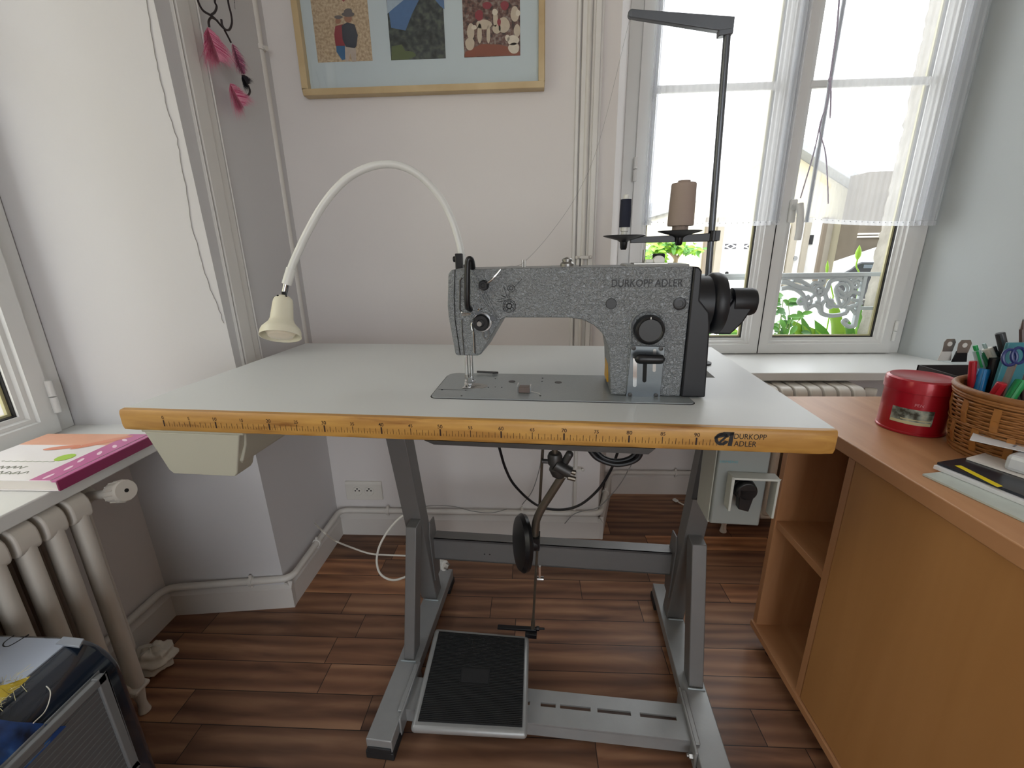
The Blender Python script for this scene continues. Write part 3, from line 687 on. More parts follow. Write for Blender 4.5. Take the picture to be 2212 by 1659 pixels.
# bed plate
def bedpoly(g, z):
    P = []
    for cx, cy, r, a0, a1 in ((0.918-0.012, 0.275-0.004, 0.004, 0, 90), (0.447+0.022, 0.275-0.022, 0.022, 90, 180), (0.452+0.014, 0.104+0.014, 0.014, 180, 270), (0.928-0.014, 0.104+0.010, 0.010, 270, 360)):
        for (x, y) in arcp(cx, cy, r+g, a0, a1, 6): P.append((x, y, z))
    return P
obj('bed_recess', MB().prism(bedpoly(0.0022, 0.7995), (0, 0, 0.0009)), M['hole'], SM, TF, smooth=None)
bed = obj('bed', MB().prism(bedpoly(0, 0.796), (0, 0, 0.0062)), M['bed'], SM, TF, bevel=0.0006)
ZB = 0.8024
mb = MB(); npl = [(0.500, 0.158), (0.500, 0.196)] + [(0.515+0.033*math.cos(R_(a)), 0.178+0.019*math.sin(R_(a))) for a in range(80, -90, -10)]
mb.prism([(x, y, ZB-0.0002) for x, y in npl], (0, 0, 0.0006)); npo = obj('needle_plate', mb, M['chrome2'], bed, TF, smooth=None)
mb = MB().quad((0.455, 0.1505, ZB+0.0001), (0.515, 0.1505, ZB+0.0001), (0.515, 0.1515, ZB+0.0001), (0.455, 0.1515, ZB+0.0001))
for x, y in ((0.515, 0.173), (0.522, 0.180)): mb.quad((x, y, ZB+0.0006), (x+0.012, y, ZB+0.0006), (x+0.012, y+0.0012, ZB+0.0006), (x, y+0.0012, ZB+0.0006))
obj('slide_seam', mb, M['hole'], bed, TF, smooth=None)
mb = MB()
for qx, qy, r in ((955, 842, .0016), (997, 855, .0018), (1006, 843, .0015), (1055, 837, .0014), (1070, 836, .0014), (1084, 837, .0014), (1172, 817, .0018), (1171, 824, .0018), (1167, 855, .0020), (1070, 818, .0015)):
    p = TZ(qx, qy, ZB); mb.lathe([(r, 0), (r, 0.0003)], (p.x, p.y, ZB), n=12)
obj('screw_hole', mb, M['hole'], bed, TF, kind='stuff')
mb = MB()
for qx, qy in ((1106, 824), (1206, 826)):
    p = TZ(qx, qy, ZB); mb = MB().lathe([(0.0072, 0), (0.0072, 0.0003)], (p.x, p.y, ZB), n=24); obj('oil_hole_plug', mb, M['iron'], bed, TF)
# cast body
body = [(0.4975, 1.029), (0.4905, 1.022), (0.4860, 0.965), (0.4865, 0.946), (0.4955, 0.8765), (0.499, 0.8735), (0.538, 0.8735), (0.5445, 0.8765),
        (0.5840, 0.9415), (0.592, 0.9445), (0.705, 0.9445), (0.728, 0.941), (0.748, 0.932), (0.764, 0.917), (0.774, 0.897), (0.779, 0.872), (0.784, 0.803), (0.9075, 0.803), (0.9075, 1.030), (0.700, 1.0310)]
mb = MB().prism([(x, YF, z) for x, z in body], (0, 0.115, 0))
bd = obj('cast_body', mb, M['hammer'], SM, TF, bevel=0.005, seg=4)
mb = MB().box((0.787, 0.19, 0.802), (0.9075, 0.276, 1.022)); obj('rear_housing', mb, M['hammer'], SM, TF, bevel=0.005, seg=3)
mb = MB().prism([(0.80, YF+0.01, 1.029), (0.80, YF+0.10, 1.029), (0.80, YF+0.095, 1.034), (0.80, YF+0.015, 1.034)], (0.105, 0, 0)); obj('top_cover', mb, M['steel_lt'], SM, TF, bevel=0.002)
# face plate seam and head recess ridges
mb = MB()
mb.tube([px(*p, YF-0.0004) for p in ((983, 582), (981, 640), (983, 690), (994, 766))], 0.0008, 6); obj('face_plate_seam', mb, M['hole'], bd, TF)
for pts in (((1020, 585), (1045, 628), (1069, 674), (1078, 684)), ((1018, 602), (1040, 640), (1060, 672))):
    mb = MB(); mb.tube([px(*p, YF+0.0002) for p in pts], 0.0022, 8); obj('cast_ridge', mb, M['hammer'], bd, TF)
for pts, r in ((((998, 600), (994, 606), (994, 668), (997, 674)), 0.0016), (((1003, 766), (999, 720), (998, 690)), 0.0012), (((1027, 764), (1025, 725), (1021, 700)), 0.0012)):
    mb = MB(); mb.tube([px(*p, YF) for p in pts], r, 6); obj('guide_groove', mb, M['iron'], bd, TF)
mb = MB().tube([px(1024, 762, YF-0.001), px(1022, 716, YF-0.001)], 0.0008, 6); obj('thread_guide_strip', mb, M['chrome'], bd, TF)
# take-up lever guard
a = px(1010, 560, 0.122)
mb = MB().tube(bez([px(1016, 668, YF+0.001), px(1010, 660, 0.126), px(1009, 620, 0.122), px(1010, 575, 0.122), px(1012, 561, 0.122), px(1018, 562, 0.126), px(1021, 578, YF+0.002)]), 0.0052, 12)
obj('take_up_guard', mb, M['blkpl'], SM, TF)
mb = MB().tube([px(998, 676, 0.132), px(1017, 677, 0.132), px(1017, 677, YF)], 0.0012, 8).sphere(px(998, 675, 0.132), 0.0022, 6).tube([px(998, 680, 0.132), px(1016, 680, 0.133), px(1016, 680, YF)], 0.0010, 8)
obj('thread_hook', mb, M['chrome'], SM, TF)
mb = MB().tube(bez([px(1033, 672, YF-.003), px(1034, 667, YF-.003), px(1038, 669, YF-.003), px(1041, 666, YF-.003)]), 0.0010, 6); obj('thread_hook', mb, M['chrome'], SM, TF)
# tension assemblies
def tens(name, cxy, r, depth, y0=YF):
    c = px(*cxy); mb = MB().lathe([(r*1.05, 0), (r*1.12, 0.003), (r*1.0, 0.005), (r, depth*0.8), (r*0.85, depth), (r*0.45, depth), (r*0.40, depth-0.002)], (c.x, y0, c.z), (0, -1, 0), 32)
    return obj(name, mb, M['blkpl'], SM, TF), c
up, c = tens('upper_tension', (1046, 616), 0.0082, 0.013)
mb = MB().cyl((c.x, YF-0.010, c.z), (c.x, YF-0.0125, c.z), 0.0034); obj('screw', mb, M['blkrub'], up, TF)
mb = MB().tube(bez([px(1052, 612, YF-.006), px(1062, 605, YF-.008), px(1070, 596, YF-.008), px(1082, 581, YF-.006)]), [0.0016]*16+[0.0016]*8+[0.0012], 8); obj('thread_wire', mb, M['chrome'], up, TF)
mt, c = tens('main_tension', (1042, 695), 0.0150, 0.017)
mb = MB().lathe([(0.0170, 0), (0.0175, 0.0015), (0.0170, 0.003)], (c.x+0.001, YF-0.002, c.z), (0, -1, 0), 36); obj('tension_disc', mb, M['chrome'], mt, TF)
mb = MB().cyl((c.x-0.002, YF-0.016, c.z-0.001), (c.x-0.002, YF-0.020, c.z-0.001), 0.0044, 18).box((c.x-0.0025, YF-0.0205, c.z-0.005), (c.x-0.0015, YF-0.0198, c.z+0.003)); obj('screw', mb, M['chrome2'], mt, TF)
mb = MB().tube(bez([px(1024, 702, YF-.010), px(1020, 697, YF-.010), px(1018, 703, YF-.010), px(1020, 714, YF-.010)]), 0.0011, 8); obj('check_spring', mb, M['chrome'], mt, TF)
mb = MB().cyl(px(1064, 688, YF), px(1064, 688, YF-0.008), 0.005, 12).cyl(px(1036, 679, YF), px(1036, 679, YF-0.006), 0.006, 12); obj('guide_post', mb, M['blkpl'], mt, TF)
mb = MB(); ec = px(1050, 722); mb.tube([(ec.x+0.0055*math.cos(R_(t)), YF-0.0012, ec.z+0.0085*math.sin(R_(t))) for t in range(0, 360, 15)], 0.0012, 6, closed=True); obj('slot_loop', mb, M['steel'], mt, TF)
# needle bar, presser bar, foot
nb = V((0.5105, 0.172, 0))
mb = MB().cyl((nb.x-0.002, nb.y, 0.880), (nb.x-0.002, nb.y, 0.826), 0.0036, 14); obj('needle_bar', mb, M['chrome'], SM, TF)
mb = MB().cyl((nb.x+0.006, nb.y+0.008, 0.880), (nb.x+0.006, nb.y+0.008, 0.818), 0.0038, 14); pb = obj('presser_bar', mb, M['chrome'], SM, TF)
mb = MB().cyl((nb.x-0.002, nb.y, 0.828), (nb.x-0.002, nb.y, 0.822), 0.0045, 12).cyl((nb.x-0.002, nb.y, 0.822), (nb.x-0.002, nb.y, 0.803), 0.0008, 6); obj('needle', mb, M['chrome2'], SM, TF)
mb = MB().box((nb.x-0.002, nb.y+0.002, 0.806), (nb.x+0.008, nb.y+0.013, 0.822)).box((nb.x-0.009, nb.y-0.012, 0.8030), (nb.x+0.006, nb.y+0.006, 0.8048)).prism([(nb.x-0.009, nb.y+0.004, 0.8048), (nb.x-0.009, nb.y+0.010, 0.814), (nb.x-0.009, nb.y+0.010, 0.8048)], (0.014, 0, 0)).cyl((nb.x-0.008, nb.y+0.007, 0.813), (nb.x+0.013, nb.y+0.007, 0.813), 0.0028, 10)
obj('presser_foot', mb, M['chrome'], SM, TF, bevel=0.0007)
p0 = TZ(1030, 803, 0.808); p1 = TZ(1076, 805, 0.806)
mb = MB().bar(p0, p1, 0.006, 0.004).bar(p1, p1+V((-0.012, -0.006, 0)), 0.006, 0.003); obj('hinge_latch', mb, M['iron'], SM, TF, bevel=0.001)
# plugs, dial, stitch lever
for q in ((1320, 656), (1468, 656)):
    c = px(*q); big = q[0] > 1400
    mb = MB().lathe([(0.0108 if big else 0.0092, 0), (0.0108 if big else 0.0092, 0.0015), (0.009 if big else 0.0085, 0.002)] + ([(0.0055, 0.002), (0.0052, 0.0005)] if big else []), (c.x, YF-0.0002, c.z), (0, -1, 0), 28)
    obj('screw_plug', mb, M['blkpl'], SM, TF)
c = px(1401, 711); mb = MB()
arch = [(1355, 852), (1359, 790), (1362, 730)] + [(1401-39*math.cos(R_(t)), 708-37*math.sin(R_(t))) for t in range(0, 150, 12)]
mb.tube([px(*q, YF+0.0008) for q in arch], 0.0034, 8); obj('dial_surround', mb, M['hammer'], bd, TF)
mb = MB().lathe([(0.0255, 0), (0.0262, 0.006), (0.0245, 0.016), (0.021, 0.018), (0.019, 0.0165)], (c.x, YF, c.z), (0, -1, 0), 48)
dl = obj('stitch_dial', mb, M['blkpl'], SM, TF)
mb = MB().box((c.x-0.0014, YF-0.0182, c.z+0.0195), (c.x+0.0002, YF-0.0172, c.z+0.0235)); obj('dial_mark', mb, M['whitepl'], dl, TF)
pq = [px(1363, 746), px(1436, 748), px(1425, 861), px(1351, 859)]
mb = MB().hexa([q+V((0, -0.0032, 0)) for q in pq]+[q+V((0, -0.0002, 0)) for q in pq]); pp = obj('lever_plate', mb, M['plate'], SM, TF, bevel=0.0008)
yp = YF-0.0034
for q0, q1, r, mm_ in (((1372, 774), (1371, 832), 0.0034, 'chrome'), ((1394, 768), (1392, 822), 0.0034, 'hole'), ((1414, 757), (1413, 800), 0.0028, 'chrome2')):
    mb = MB(); a = px(*q0, yp); b = px(*q1, yp); mb.prism([(p.x+r*math.cos(R_(t)), yp, p.z+r*math.sin(R_(t))) for p, rng in ((a, range(0, 181, 20)), (b, range(180, 361, 20))) for t in rng], (0, -0.0005, 0)); obj('slot', mb, M[mm_], pp, TF)
mb = MB()
for q in ((1369, 752), (1428, 753), (1361, 853), (1417, 854)):
    p = px(*q, yp); mb = MB().lathe([(0.0040, 0), (0.0040, 0.0012), (0.0022, 0.0014), (0.0018, 0.0004)], (p.x, yp, p.z), (0, -1, 0), 16); obj('screw', mb, M['iron'], pp, TF)
a = px(1381, 775, 0.118); b = px(1426, 776, 0.118)
mb = MB().tube([a-V((0.0075, 0, 0)), a-V((0.004, 0, 0)), a, b, b+V((0.004, 0, 0)), b+V((0.0075, 0, 0))], [0.003, 0.0075, 0.0088, 0.0084, 0.0075, 0.003], 16).bar(px(1394, 775, 0.118), px(1394, 775, YF), 0.006, 0.010)
obj('reverse_lever', mb, M['blkpl'], SM, TF)
mb = MB(); lp = [TX(1305, 797, 0.7848), TX(1313, 803, 0.7848), TX(1315, 840, 0.7848), TX(1308, 832, 0.7848)]
xs = 0.7855
mb.quad((xs, 0.175, 0.862), (xs, 0.245, 0.862), (xs, 0.245, 0.812), (xs, 0.175, 0.812)); mb = MB().box((0.7800, 0.178, 0.816), (0.7868, 0.232, 0.852)); obj('yellow_label', mb, M['yellow'], SM, TF)
a = px(1321, 619.5, YF); b = px(1475, 617, YF)
mb = MB().text('D\u00dcRKOPP ADLER', (a.x, YF-0.0004, a.z-0.0003), (1, 0, 0), (0, 0, 1), 0.0128, width=b.x-a.x, depth=0, thin=0.004)
obj('maker_lettering', mb, M['black_ink'], bd, TF, smooth=None)
# threading diagram
mb = MB()
def circ(cx, cy, r, w=0.0004): 
    p = px(cx, cy); mb.tube([(p.x+r*math.cos(R_(t)), YF-0.0003, p.z+r*math.sin(R_(t))) for t in range(0, 360, 18)], w, 4, closed=True)
circ(1104, 623, 0.0062); circ(1104, 623, 0.003); circ(1100, 661, 0.0115); circ(1100, 661, 0.0092); circ(1100, 661, 0.0045, 0.0009)
for k in range(8):
    p = px(1100, 661); t = R_(k*45+20); mb.tube([(p.x+0.0068*math.cos(t)+0.0012*math.cos(R_(s_)), YF-0.0003, p.z+0.0068*math.sin(t)+0.0012*math.sin(R_(s_))) for s_ in range(0, 360, 60)], 0.0003, 4, closed=True)
for pts in (((1127, 603), (1119, 612), (1110, 621)), ((1100, 631), (1099, 645)), ((1088, 617), (1092, 632), (1097, 644)), ((1074, 652), (1084, 651), (1092, 649)), ((1075, 647), (1090, 645)), ((1086, 661), (1087, 670), (1090, 673)), ((1110, 650), (1114, 658), (1113, 668))):
    mb.tube([px(*q, YF-0.0003) for q in pts], 0.00035, 4)
obj('threading_diagram', mb, M['black_ink'], bd, TF)
mb = MB(); mb.prism([px(1083, 637, YF-.0004), px(1090, 640, YF-.0004), px(1094, 643, YF-.0004), px(1089, 642.5, YF-.0004), px(1083, 638.5, YF-.0004)], (0, -0.0003, 0)); obj('diagram_arrow', mb, M['black_ink'], bd, TF, smooth=None)
# black end cover, handwheel, positioner
ec = [(0.9078, 0.803), (0.9500, 0.803), (0.9475, 0.860), (0.9440, 0.930), (0.9400, 0.955), (0.9225, 0.975), (0.9215, 1.022), (0.9165, 1.029), (0.9078, 1.030)]
obj('belt_cover', MB().prism([(x, YF-0.004, z) for x, z in ec], (0, 0.140, 0)), M['blksat'], SM, TF, bevel=0.003, seg=3)
HZ = 0.9625
mb = MB().lathe([(0.047, -0.036), (0.0485, -0.034), (0.0485, 0.0), (0.052, 0.002), (0.0545, 0.006), (0.0548, 0.016), (0.052, 0.023), (0.045, 0.026), (0.030, 0.027)], (0.953, 0.200, HZ), (1, 0, 0), 48); hw = obj('handwheel', mb, M['blksat'], SM, TF)
mb = MB().lathe([(0.017, -0.006), (0.017, 0.014), (0.0245, 0.017), (0.0245, 0.050), (0.0225, 0.056), (0.017, 0.0585)], (0.978, 0.200, HZ+0.003), (1, 0, 0), 32)
pos = obj('positioner', mb, M['blksat'], SM, TF)
yb = 0.178; poly = [px(1542, 722, yb), px(1578, 723, yb), px(1604, 699, yb), px(1625, 668, yb), px(1629, 640, yb), px(1592, 640, yb), px(1573, 664, yb)]
mb = MB().prism(poly, (0, 0.045, 0)); obj('positioner_box', mb, M['blksat'], pos, TF, bevel=0.003, seg=3)
mb = MB().bar(px(1548, 712, 0.2), px(1566, 676, 0.2), 0.012, 0.008).cyl(px(1542, 704, 0.19), px(1556, 704, 0.19), 0.005, 10); obj('positioner_bracket', mb, M['iron'], pos, TF)
# fittings on top
zt2 = 1.0305
for qx in (1129, 1134):
    p = TY(qx, 570, 0.185); mb = MB().cyl((p.x, 0.185, zt2-0.002), (p.x, 0.185, zt2+0.0125), 0.0017, 10); obj('thread_pin', mb, M['chrome2'], SM, TF)
p = TY(1225, 570, 0.19); mb = MB().lathe([(0.0125, -0.002), (0.0125, 0.005), (0.010, 0.0075), (0.0085, 0.0085), (0.0085, 0.0095), (0.0095, 0.0105), (0.0095, 0.0125), (0.007, 0.0145), (0.002, 0.0165)], (p.x, 0.19, zt2), n=28); obj('presser_adjuster', mb, M['chrome2'], SM, TF)
p = TY(1253, 570, 0.19); mb = MB().cyl((p.x, 0.19, zt2-0.002), (p.x, 0.19, zt2+0.0140), 0.0013, 8); obj('thread_pin', mb, M['iron'], SM, TF)
p = TY(1390, 565, 0.19); mb = MB().cyl((p.x, 0.19, zt2), (p.x, 0.19, zt2+0.027), 0.0026, 10); obj('winder_spindle', mb, M['chrome2'], SM, TF)
zz = 1.0345
a = TY(1367, 573, 0.165); b = TY(1440, 573, 0.165)
mb = MB().box((a.x, 0.155, zz-0.001), (b.x, 0.195, zz+0.0015)); wd = obj('bobbin_winder_plate', mb, M['chrome2'], SM, TF, bevel=0.0005)
a = TY(1394, 567, 0.165); b = TY(1418, 567, 0.165); c_ = TY(1423, 562, 0.163)
mb = MB().bar((a.x, 0.165, zz+0.0045), (b.x, 0.165, zz+0.0045), 0.008, 0.005).prism([(c_.x+0.0095*math.cos(R_(t)), 0.158, c_.z+0.0075*math.sin(R_(t))) for t in range(0, 360, 20)], (0, 0.012, 0)); obj('winder_lever', mb, M['whitepl'], wd, TF, bevel=0.001)
p = TY(1424, 555, 0.19); mb = MB().lathe([(0.006, -0.022), (0.006, -0.004), (0.0105, -0.004), (0.0105, 0.0045), (0.009, 0.006)], (p.x, 0.195, p.z), n=20); obj('winder_wheel', mb, M['blkrub'], wd, TF)

# small block left on the bed
BC = thing('metal_bobbin_clip', (0.622, 0.155, ZB), 'small brown-topped metal block lying on the machine bed', 'clip', frame=TF)
p = TZ(1131, 849, ZB+0.0006)
mb = MB().box((p.x-0.0095, p.y, ZB+0.0003), (p.x+0.0115, p.y+0.016, ZB+0.0115)); obj('block', mb, mat('brown_metal', '#6f625c', 0.4, 0.4), BC, TF, bevel=0.001)
mb = MB().box((p.x-0.0125, p.y+0.003, ZB+0.0003), (p.x-0.0100, p.y+0.020, ZB+0.0150)); obj('side_plate', mb, M['chrome'], BC, TF)
mb = MB().box((p.x+0.0118, p.y+0.000, ZB+0.0003), (p.x+0.0135, p.y+0.015, ZB+0.0145)); obj('side_plate', mb, M['chrome'], BC, TF)
q0 = TZ(1147, 845, ZB+0.001); q1 = TZ(1166, 850, ZB+0.001); mb = MB().tube([q0, q1], 0.0004, 5); obj('thread_end', mb, M['wcable'], BC, TF)

# ================================================================== THREAD STAND, CONES, LAMP
SY = 0.40
tsb = V((1.0175, SY, 0.80)); t0 = TY(1530, 590, SY); t1_ = TY(1571, 70, SY); dr = (t1_-t0).normalized()
tsb = t0+dr*((0.80-t0.z)/dr.z)
TS = thing('thread_stand', tuple(tsb), 'grey thread stand pole with black two-cone arm standing behind the sewing machine', 'thread stand', frame=TF)
mb = MB().tube([tsb, t1_], 0.0068, 16); obj('pole', mb, M['pole'], TS, TF)
mb = MB().lathe([(0.022, 0), (0.022, 0.004), (0.010, 0.008), (0.009, 0.02)], tsb, n=24); obj('base_flange', mb, M['blkpl'], TS, TF)
e0 = TY(1571, 58, SY); e1 = TY(1364, 32, SY+0.01)
mb = MB().hexa([e0+V((0.010, -0.008, -0.013)), e0+V((0.010, 0.008, -0.013)), e1+V((0, 0.006, -0.0065)), e1+V((0, -0.006, -0.0065)),
               e0+V((0.010, -0.008, 0.013)), e0+V((0.010, 0.008, 0.013)), e1+V((0, 0.006, 0.0075)), e1+V((0, -0.006, 0.0075))])
mb.cyl(e1+V((0, -0.006, 0.0005)), e1+V((0, 0.006, 0.0005)), 0.0072, 16)
e2 = TY(1571, 76, SY); mb.bar(e2+V((-0.018, 0, 0.002)), e2+V((0.008, 0, 0.004)), 0.016, 0.010)
obj('guide_arm', mb, M['pole'], TS, TF, bevel=0.0015)
pa = TY(1540, 510, SY); d1 = TY(1348, 513, SY-0.005); d2 = TY(1468, 503, SY-0.01)
mb = MB().cyl(pa+V((0, 0, -0.011)), pa+V((0, 0, 0.011)), 0.0105, 20).box(pa+V((-0.004, -0.010, -0.010)), pa+V((0.012, 0.010, 0.011)))
obj('arm_clamp', mb, M['blkpl'], TS, TF, bevel=0.001)
mb = MB().hexa([pa+V((-0.008, -0.008, -0.011)), pa+V((-0.008, 0.008, -0.011)), d1+V((0.014, 0.005, -0.012)), d1+V((0.014, -0.005, -0.012)), pa+V((-0.008, -0.008, 0.006)), pa+V((-0.008, 0.008, 0.006)), d1+V((0.014, 0.005, 0.000)), d1+V((0.014, -0.005, 0.000))])
obj('cone_arm', mb, M['blkpl'], TS, TF, bevel=0.001)
for d, r in ((d1, 0.046), (d2, 0.046)):
    mb = MB().lathe([(0.0055, -0.026), (0.0075, -0.022), (0.0085, -0.010), (0.014, -0.006), (r-0.002, 0.002), (r, 0.0035), (r-0.001, 0.0045), (0.004, 0.004)], d+V((0, 0, 0)), n=40)
    dk = obj('cone_plate', mb, M['blkpl'], TS, TF)
    mb = MB().cyl(d+V((0, 0, 0.003)), d+V((0, 0, 0.088 if d is d1 else 0.100)), 0.0022, 10); obj('spindle', mb, M['chrome2'], dk, TF)
SP = thing('thread_spool', tuple(d1+V((0, 0, 0.0045))), 'slim dark navy thread spool on the left arm of the thread stand', 'thread spool', frame=TF)
b0 = d1+V((0, 0, 0.0048))
s0 = TY(1349, 491, d1.y).z; s1 = TY(1350, 431, d1.y).z
mb = MB().lathe([(0.0062, 0), (0.0062, 0.007), (0.0085, 0.008), (0.0085, s0-b0.z)], b0, n=20).lathe([(0.0062, s1-b0.z), (0.0062, s1-b0.z+0.008), (0.0045, s1-b0.z+0.010)], b0, n=20); obj('spool_core', mb, M['whitepl'], SP, TF)
mb = MB().lathe([(0.0118, s0-b0.z), (0.0122, (s0+s1)/2-b0.z), (0.0115, s1-b0.z)], b0, n=28); obj('wound_thread', mb, M['navy'], SP, TF)
CN = thing('thread_cone', tuple(d2+V((0, 0, 0.0045))), 'large beige-brown thread cone on the thread stand in front of the window', 'thread cone', frame=TF)
b0 = d2+V((0, 0, 0.0048)); s0 = TY(1470, 487, d2.y).z; s1 = TY(1470, 396, d2.y).z
mb = MB().lathe([(0.0165, 0), (0.0165, s0-b0.z)], b0, n=28).lathe([(0.0125, s1-b0.z-0.002), (0.0125, s1-b0.z+0.005)], b0, n=28); obj('cone_core', mb, M['beige'], CN, TF)
mb = MB().lathe([(0.0262, s0-b0.z-0.001), (0.0268, s0-b0.z+0.003), (0.0250, s1-b0.z-0.002), (0.0235, s1-b0.z)], b0, n=40); obj('wound_thread', mb, M['beige'], CN, TF)
mb = MB().tube(bez([px(1083, 581, YF-.006), TY(1100, 575, 0.15), TY(1131, 567, 0.185), TY(1190, 503, 0.23), TY(1249, 415, 0.29), TY(1296, 300, 0.34), TY(1362, 34, SY+0.01)]), 0.00035, 4)
obj('sewing_thread', mb, M['thread'], None, TF, label='thin grey thread running from machine top up to the thread stand arm', cat='thread')
LMP = thing('gooseneck_lamp', (0.482, 0.275, 1.03), 'white gooseneck work lamp with cream bell shade rising behind the machine head', 'lamp', frame=TF)
lp = [TY(1000, 572, 0.262), TY(993, 530, 0.262), TY(978, 480, 0.258), TY(952, 428, 0.25), TY(912, 384, 0.235), TY(870, 360, 0.22), TY(828, 355, 0.205), TY(784, 366, 0.19), TY(742, 392, 0.175), TY(700, 440, 0.158), TY(665, 500, 0.143), TY(637, 560, 0.13), TY(622, 598, 0.122)]
q = bez(lp, 6); mb = MB().tube(q, [0.0068]*len(q), 16); obj('flexible_arm', mb, M['lampw'], LMP, TF)
e = [TY(629, 580, 0.125), TY(619, 614, 0.12)]; mb = MB().tube(e, 0.0084, 16); obj('arm_sleeve', mb, M['lampw'], LMP, TF)
n0 = TY(618, 612, 0.12); n1 = TY(611, 644, 0.115); mb = MB().cyl(n0, n1, 0.0042, 12); nk = obj('chrome_neck', mb, M['chrome'], LMP, TF, label='chrome neck')
mb = MB().cyl(n1+V((0.004, -0.002, 0.002)), n1+V((0.0045, -0.002, 0.012)), 0.0040, 10).tube([n0+V((0.005, 0, 0)), n0.lerp(n1, 0.5)+V((0.006, 0, 0)), n1+V((0.005, 0, 0))], 0.0010, 6); obj('switch_nut', mb, M['blkpl'], nk, TF)
hb = TY(612, 641, 0.115); ax = (TY(606, 727, 0.078)-hb).normalized()
H_ = (TY(606, 727, 0.078)-hb).length
prof = [(0.004, 0), (0.012, 0.001), (0.0165, 0.006), (0.0180, 0.014), (0.0205, 0.048), (0.0235, 0.056), (0.0335, 0.068), (0.0355, 0.073), (0.0368, 0.084), (0.0352, 0.084), (0.0335, 0.074), (0.0315, 0.069), (0.0215, 0.057), (0.0185, 0.048), (0.016, 0.014), (0.004, 0.008)]
k_ = H_/0.084
mb = MB().lathe([(r*k_*1.03, h*k_) for r, h in prof], hb, ax, 48, True, True); sh = obj('lamp_shade', mb, M['cream'], LMP, TF)
mb = MB()
w_ = V((1, 0, 0)); 
for t in (-55, 0, 50):
    dd = (V((math.sin(R_(t)), -math.cos(R_(t)), 0))-ax*V((math.sin(R_(t)), -math.cos(R_(t)), 0)).dot(ax)).normalized()
    mb = MB().cyl(hb+ax*0.0045+dd*0.0155*k_, hb+ax*0.0035+dd*0.0168*k_, 0.0018, 10); obj('vent_hole', mb, M['hole'], sh, TF)
mb = MB().lathe([(0.008, 0.030), (0.010, 0.045), (0.022, 0.062), (0.0245, 0.070), (0.020, 0.076), (0.008, 0.079)], hb, ax, 28); obj('bulb', mb, M['bulb'], LMP, TF)
mb = MB().box((0.477, 0.248, 1.010), (0.492, 0.278, 1.056)).cyl((0.478, 0.262, 1.045), (0.470, 0.262, 1.045), 0.006, 12); obj('lamp_clamp', mb, M['blkpl'], LMP, TF, bevel=0.002)

# ================================================================== PIPES, OUTLET, WALL HANGINGS
def offpath(pts, d):  # plan polyline, rounded corners
    out = []
    for i, p in enumerate(pts):
        p = V(p)
        if 0 < i < len(pts)-1:
            a = V(pts[i-1]); b = V(pts[i+1]); e1 = (a-p).normalized(); e2 = (b-p).normalized(); r = min(d, (a-p).length*0.45, (b-p).length*0.45)
            A = p+e1*r; B = p+e2*r
            for k in range(7):
                t = k/6; out.append(A*(1-t)**2+p*2*t*(1-t)+B*t*t)
        else: out.append(p)
    return out
pz = 0.109
HP = thing('heating_pipe', (0.3, 0.75, 0.1), 'white painted heating pipe running along the tops of the baseboards', 'pipe')
path = [(-0.452, -0.55, pz), (-0.452, 0.335, pz), (-0.092, 0.388, pz), (-0.099, 0.757, pz), (0.903, 0.757, pz), (0.992, 1.082, pz), (2.1, 1.082, pz)]
mb = MB().tube(offpath(path, 0.035), 0.0105, 14); obj('pipe', mb, M['pipe'], HP)
def clip(parent, p, ax_):
    mb = MB().cyl(V(p)-V(ax_)*0.005, V(p)+V(ax_)*0.005, 0.0145, 16).cyl(V(p)+V((0, 0, 0.010)), V(p)+V((0, 0, 0.021)), 0.0045, 10).cyl(V(p)-V((0, 0, 0.010)), V(p)-V((0, 0, 0.021)), 0.0045, 10)
    obj('pipe_clip', mb, M['pipe'], parent, bevel=0.0008)
for q, Y_ in ((837, 0.757), (1128, 0.757)):
    p = RY(q, 1095, 0.757); clip(HP, (p.x, 0.757, pz), (1, 0, 0))
clip(HP, (-0.21, 0.372, pz), (0.98, 0.14, 0)); clip(HP, (-0.0955, 0.56, pz), (0, 1, 0)); clip(HP, (1.28, 1.082, pz), (1, 0, 0)); clip(HP, (0.945, 0.91, pz), (0.25, 0.96, 0))
p = RY(609, 415, 0.737)
RP = thing('riser_pipe', (p.x, 0.76, 0.60), 'white vertical riser pipe in the corner left of the framed photos', 'pipe')
mb = MB().tube([(p.x, 0.776, 0.60), (p.x, 0.755, 0.60), (p.x, 0.739, 0.615), (p.x, 0.737, 0.64), (p.x, 0.737, 2.71)], 0.0115, 16); obj('pipe', mb, M['pipe'], RP)
c_ = RY(549, 104, 0.737); mb = MB().cyl((p.x, 0.737, c_.z-0.006), (p.x, 0.737, c_.z+0.006), 0.0155, 16).cyl((p.x, 0.737, c_.z), (p.x-0.004, 0.775, c_.z), 0.005, 10).cyl((p.x+0.012, 0.735, c_.z), (p.x+0.024, 0.73, c_.z-0.004), 0.006, 10); obj('pipe_clip', mb, M['pipe'], RP)
a = RY(1260, 480, 0.762); b = RY(1269, 480, 0.765)
RP = thing('riser_pipe', (a.x, 0.762, 0), 'pair of thin white riser pipes beside the moulding left of the rear window', 'pipe')
zc = RY(1250, 556, 0.76).z
mb = MB().cyl((a.x, 0.762, zc), (a.x, 0.762, 2.71), 0.0075, 14).cyl((a.x, 0.762, pz+0.012), (a.x, 0.762, zc), 0.0062, 14); obj('pipe', mb, M['pipe'], RP)
mb = MB().cyl((b.x+0.001, 0.766, zc), (b.x+0.001, 0.766, 2.71), 0.0045, 12); obj('pipe', mb, M['pipe'], RP)
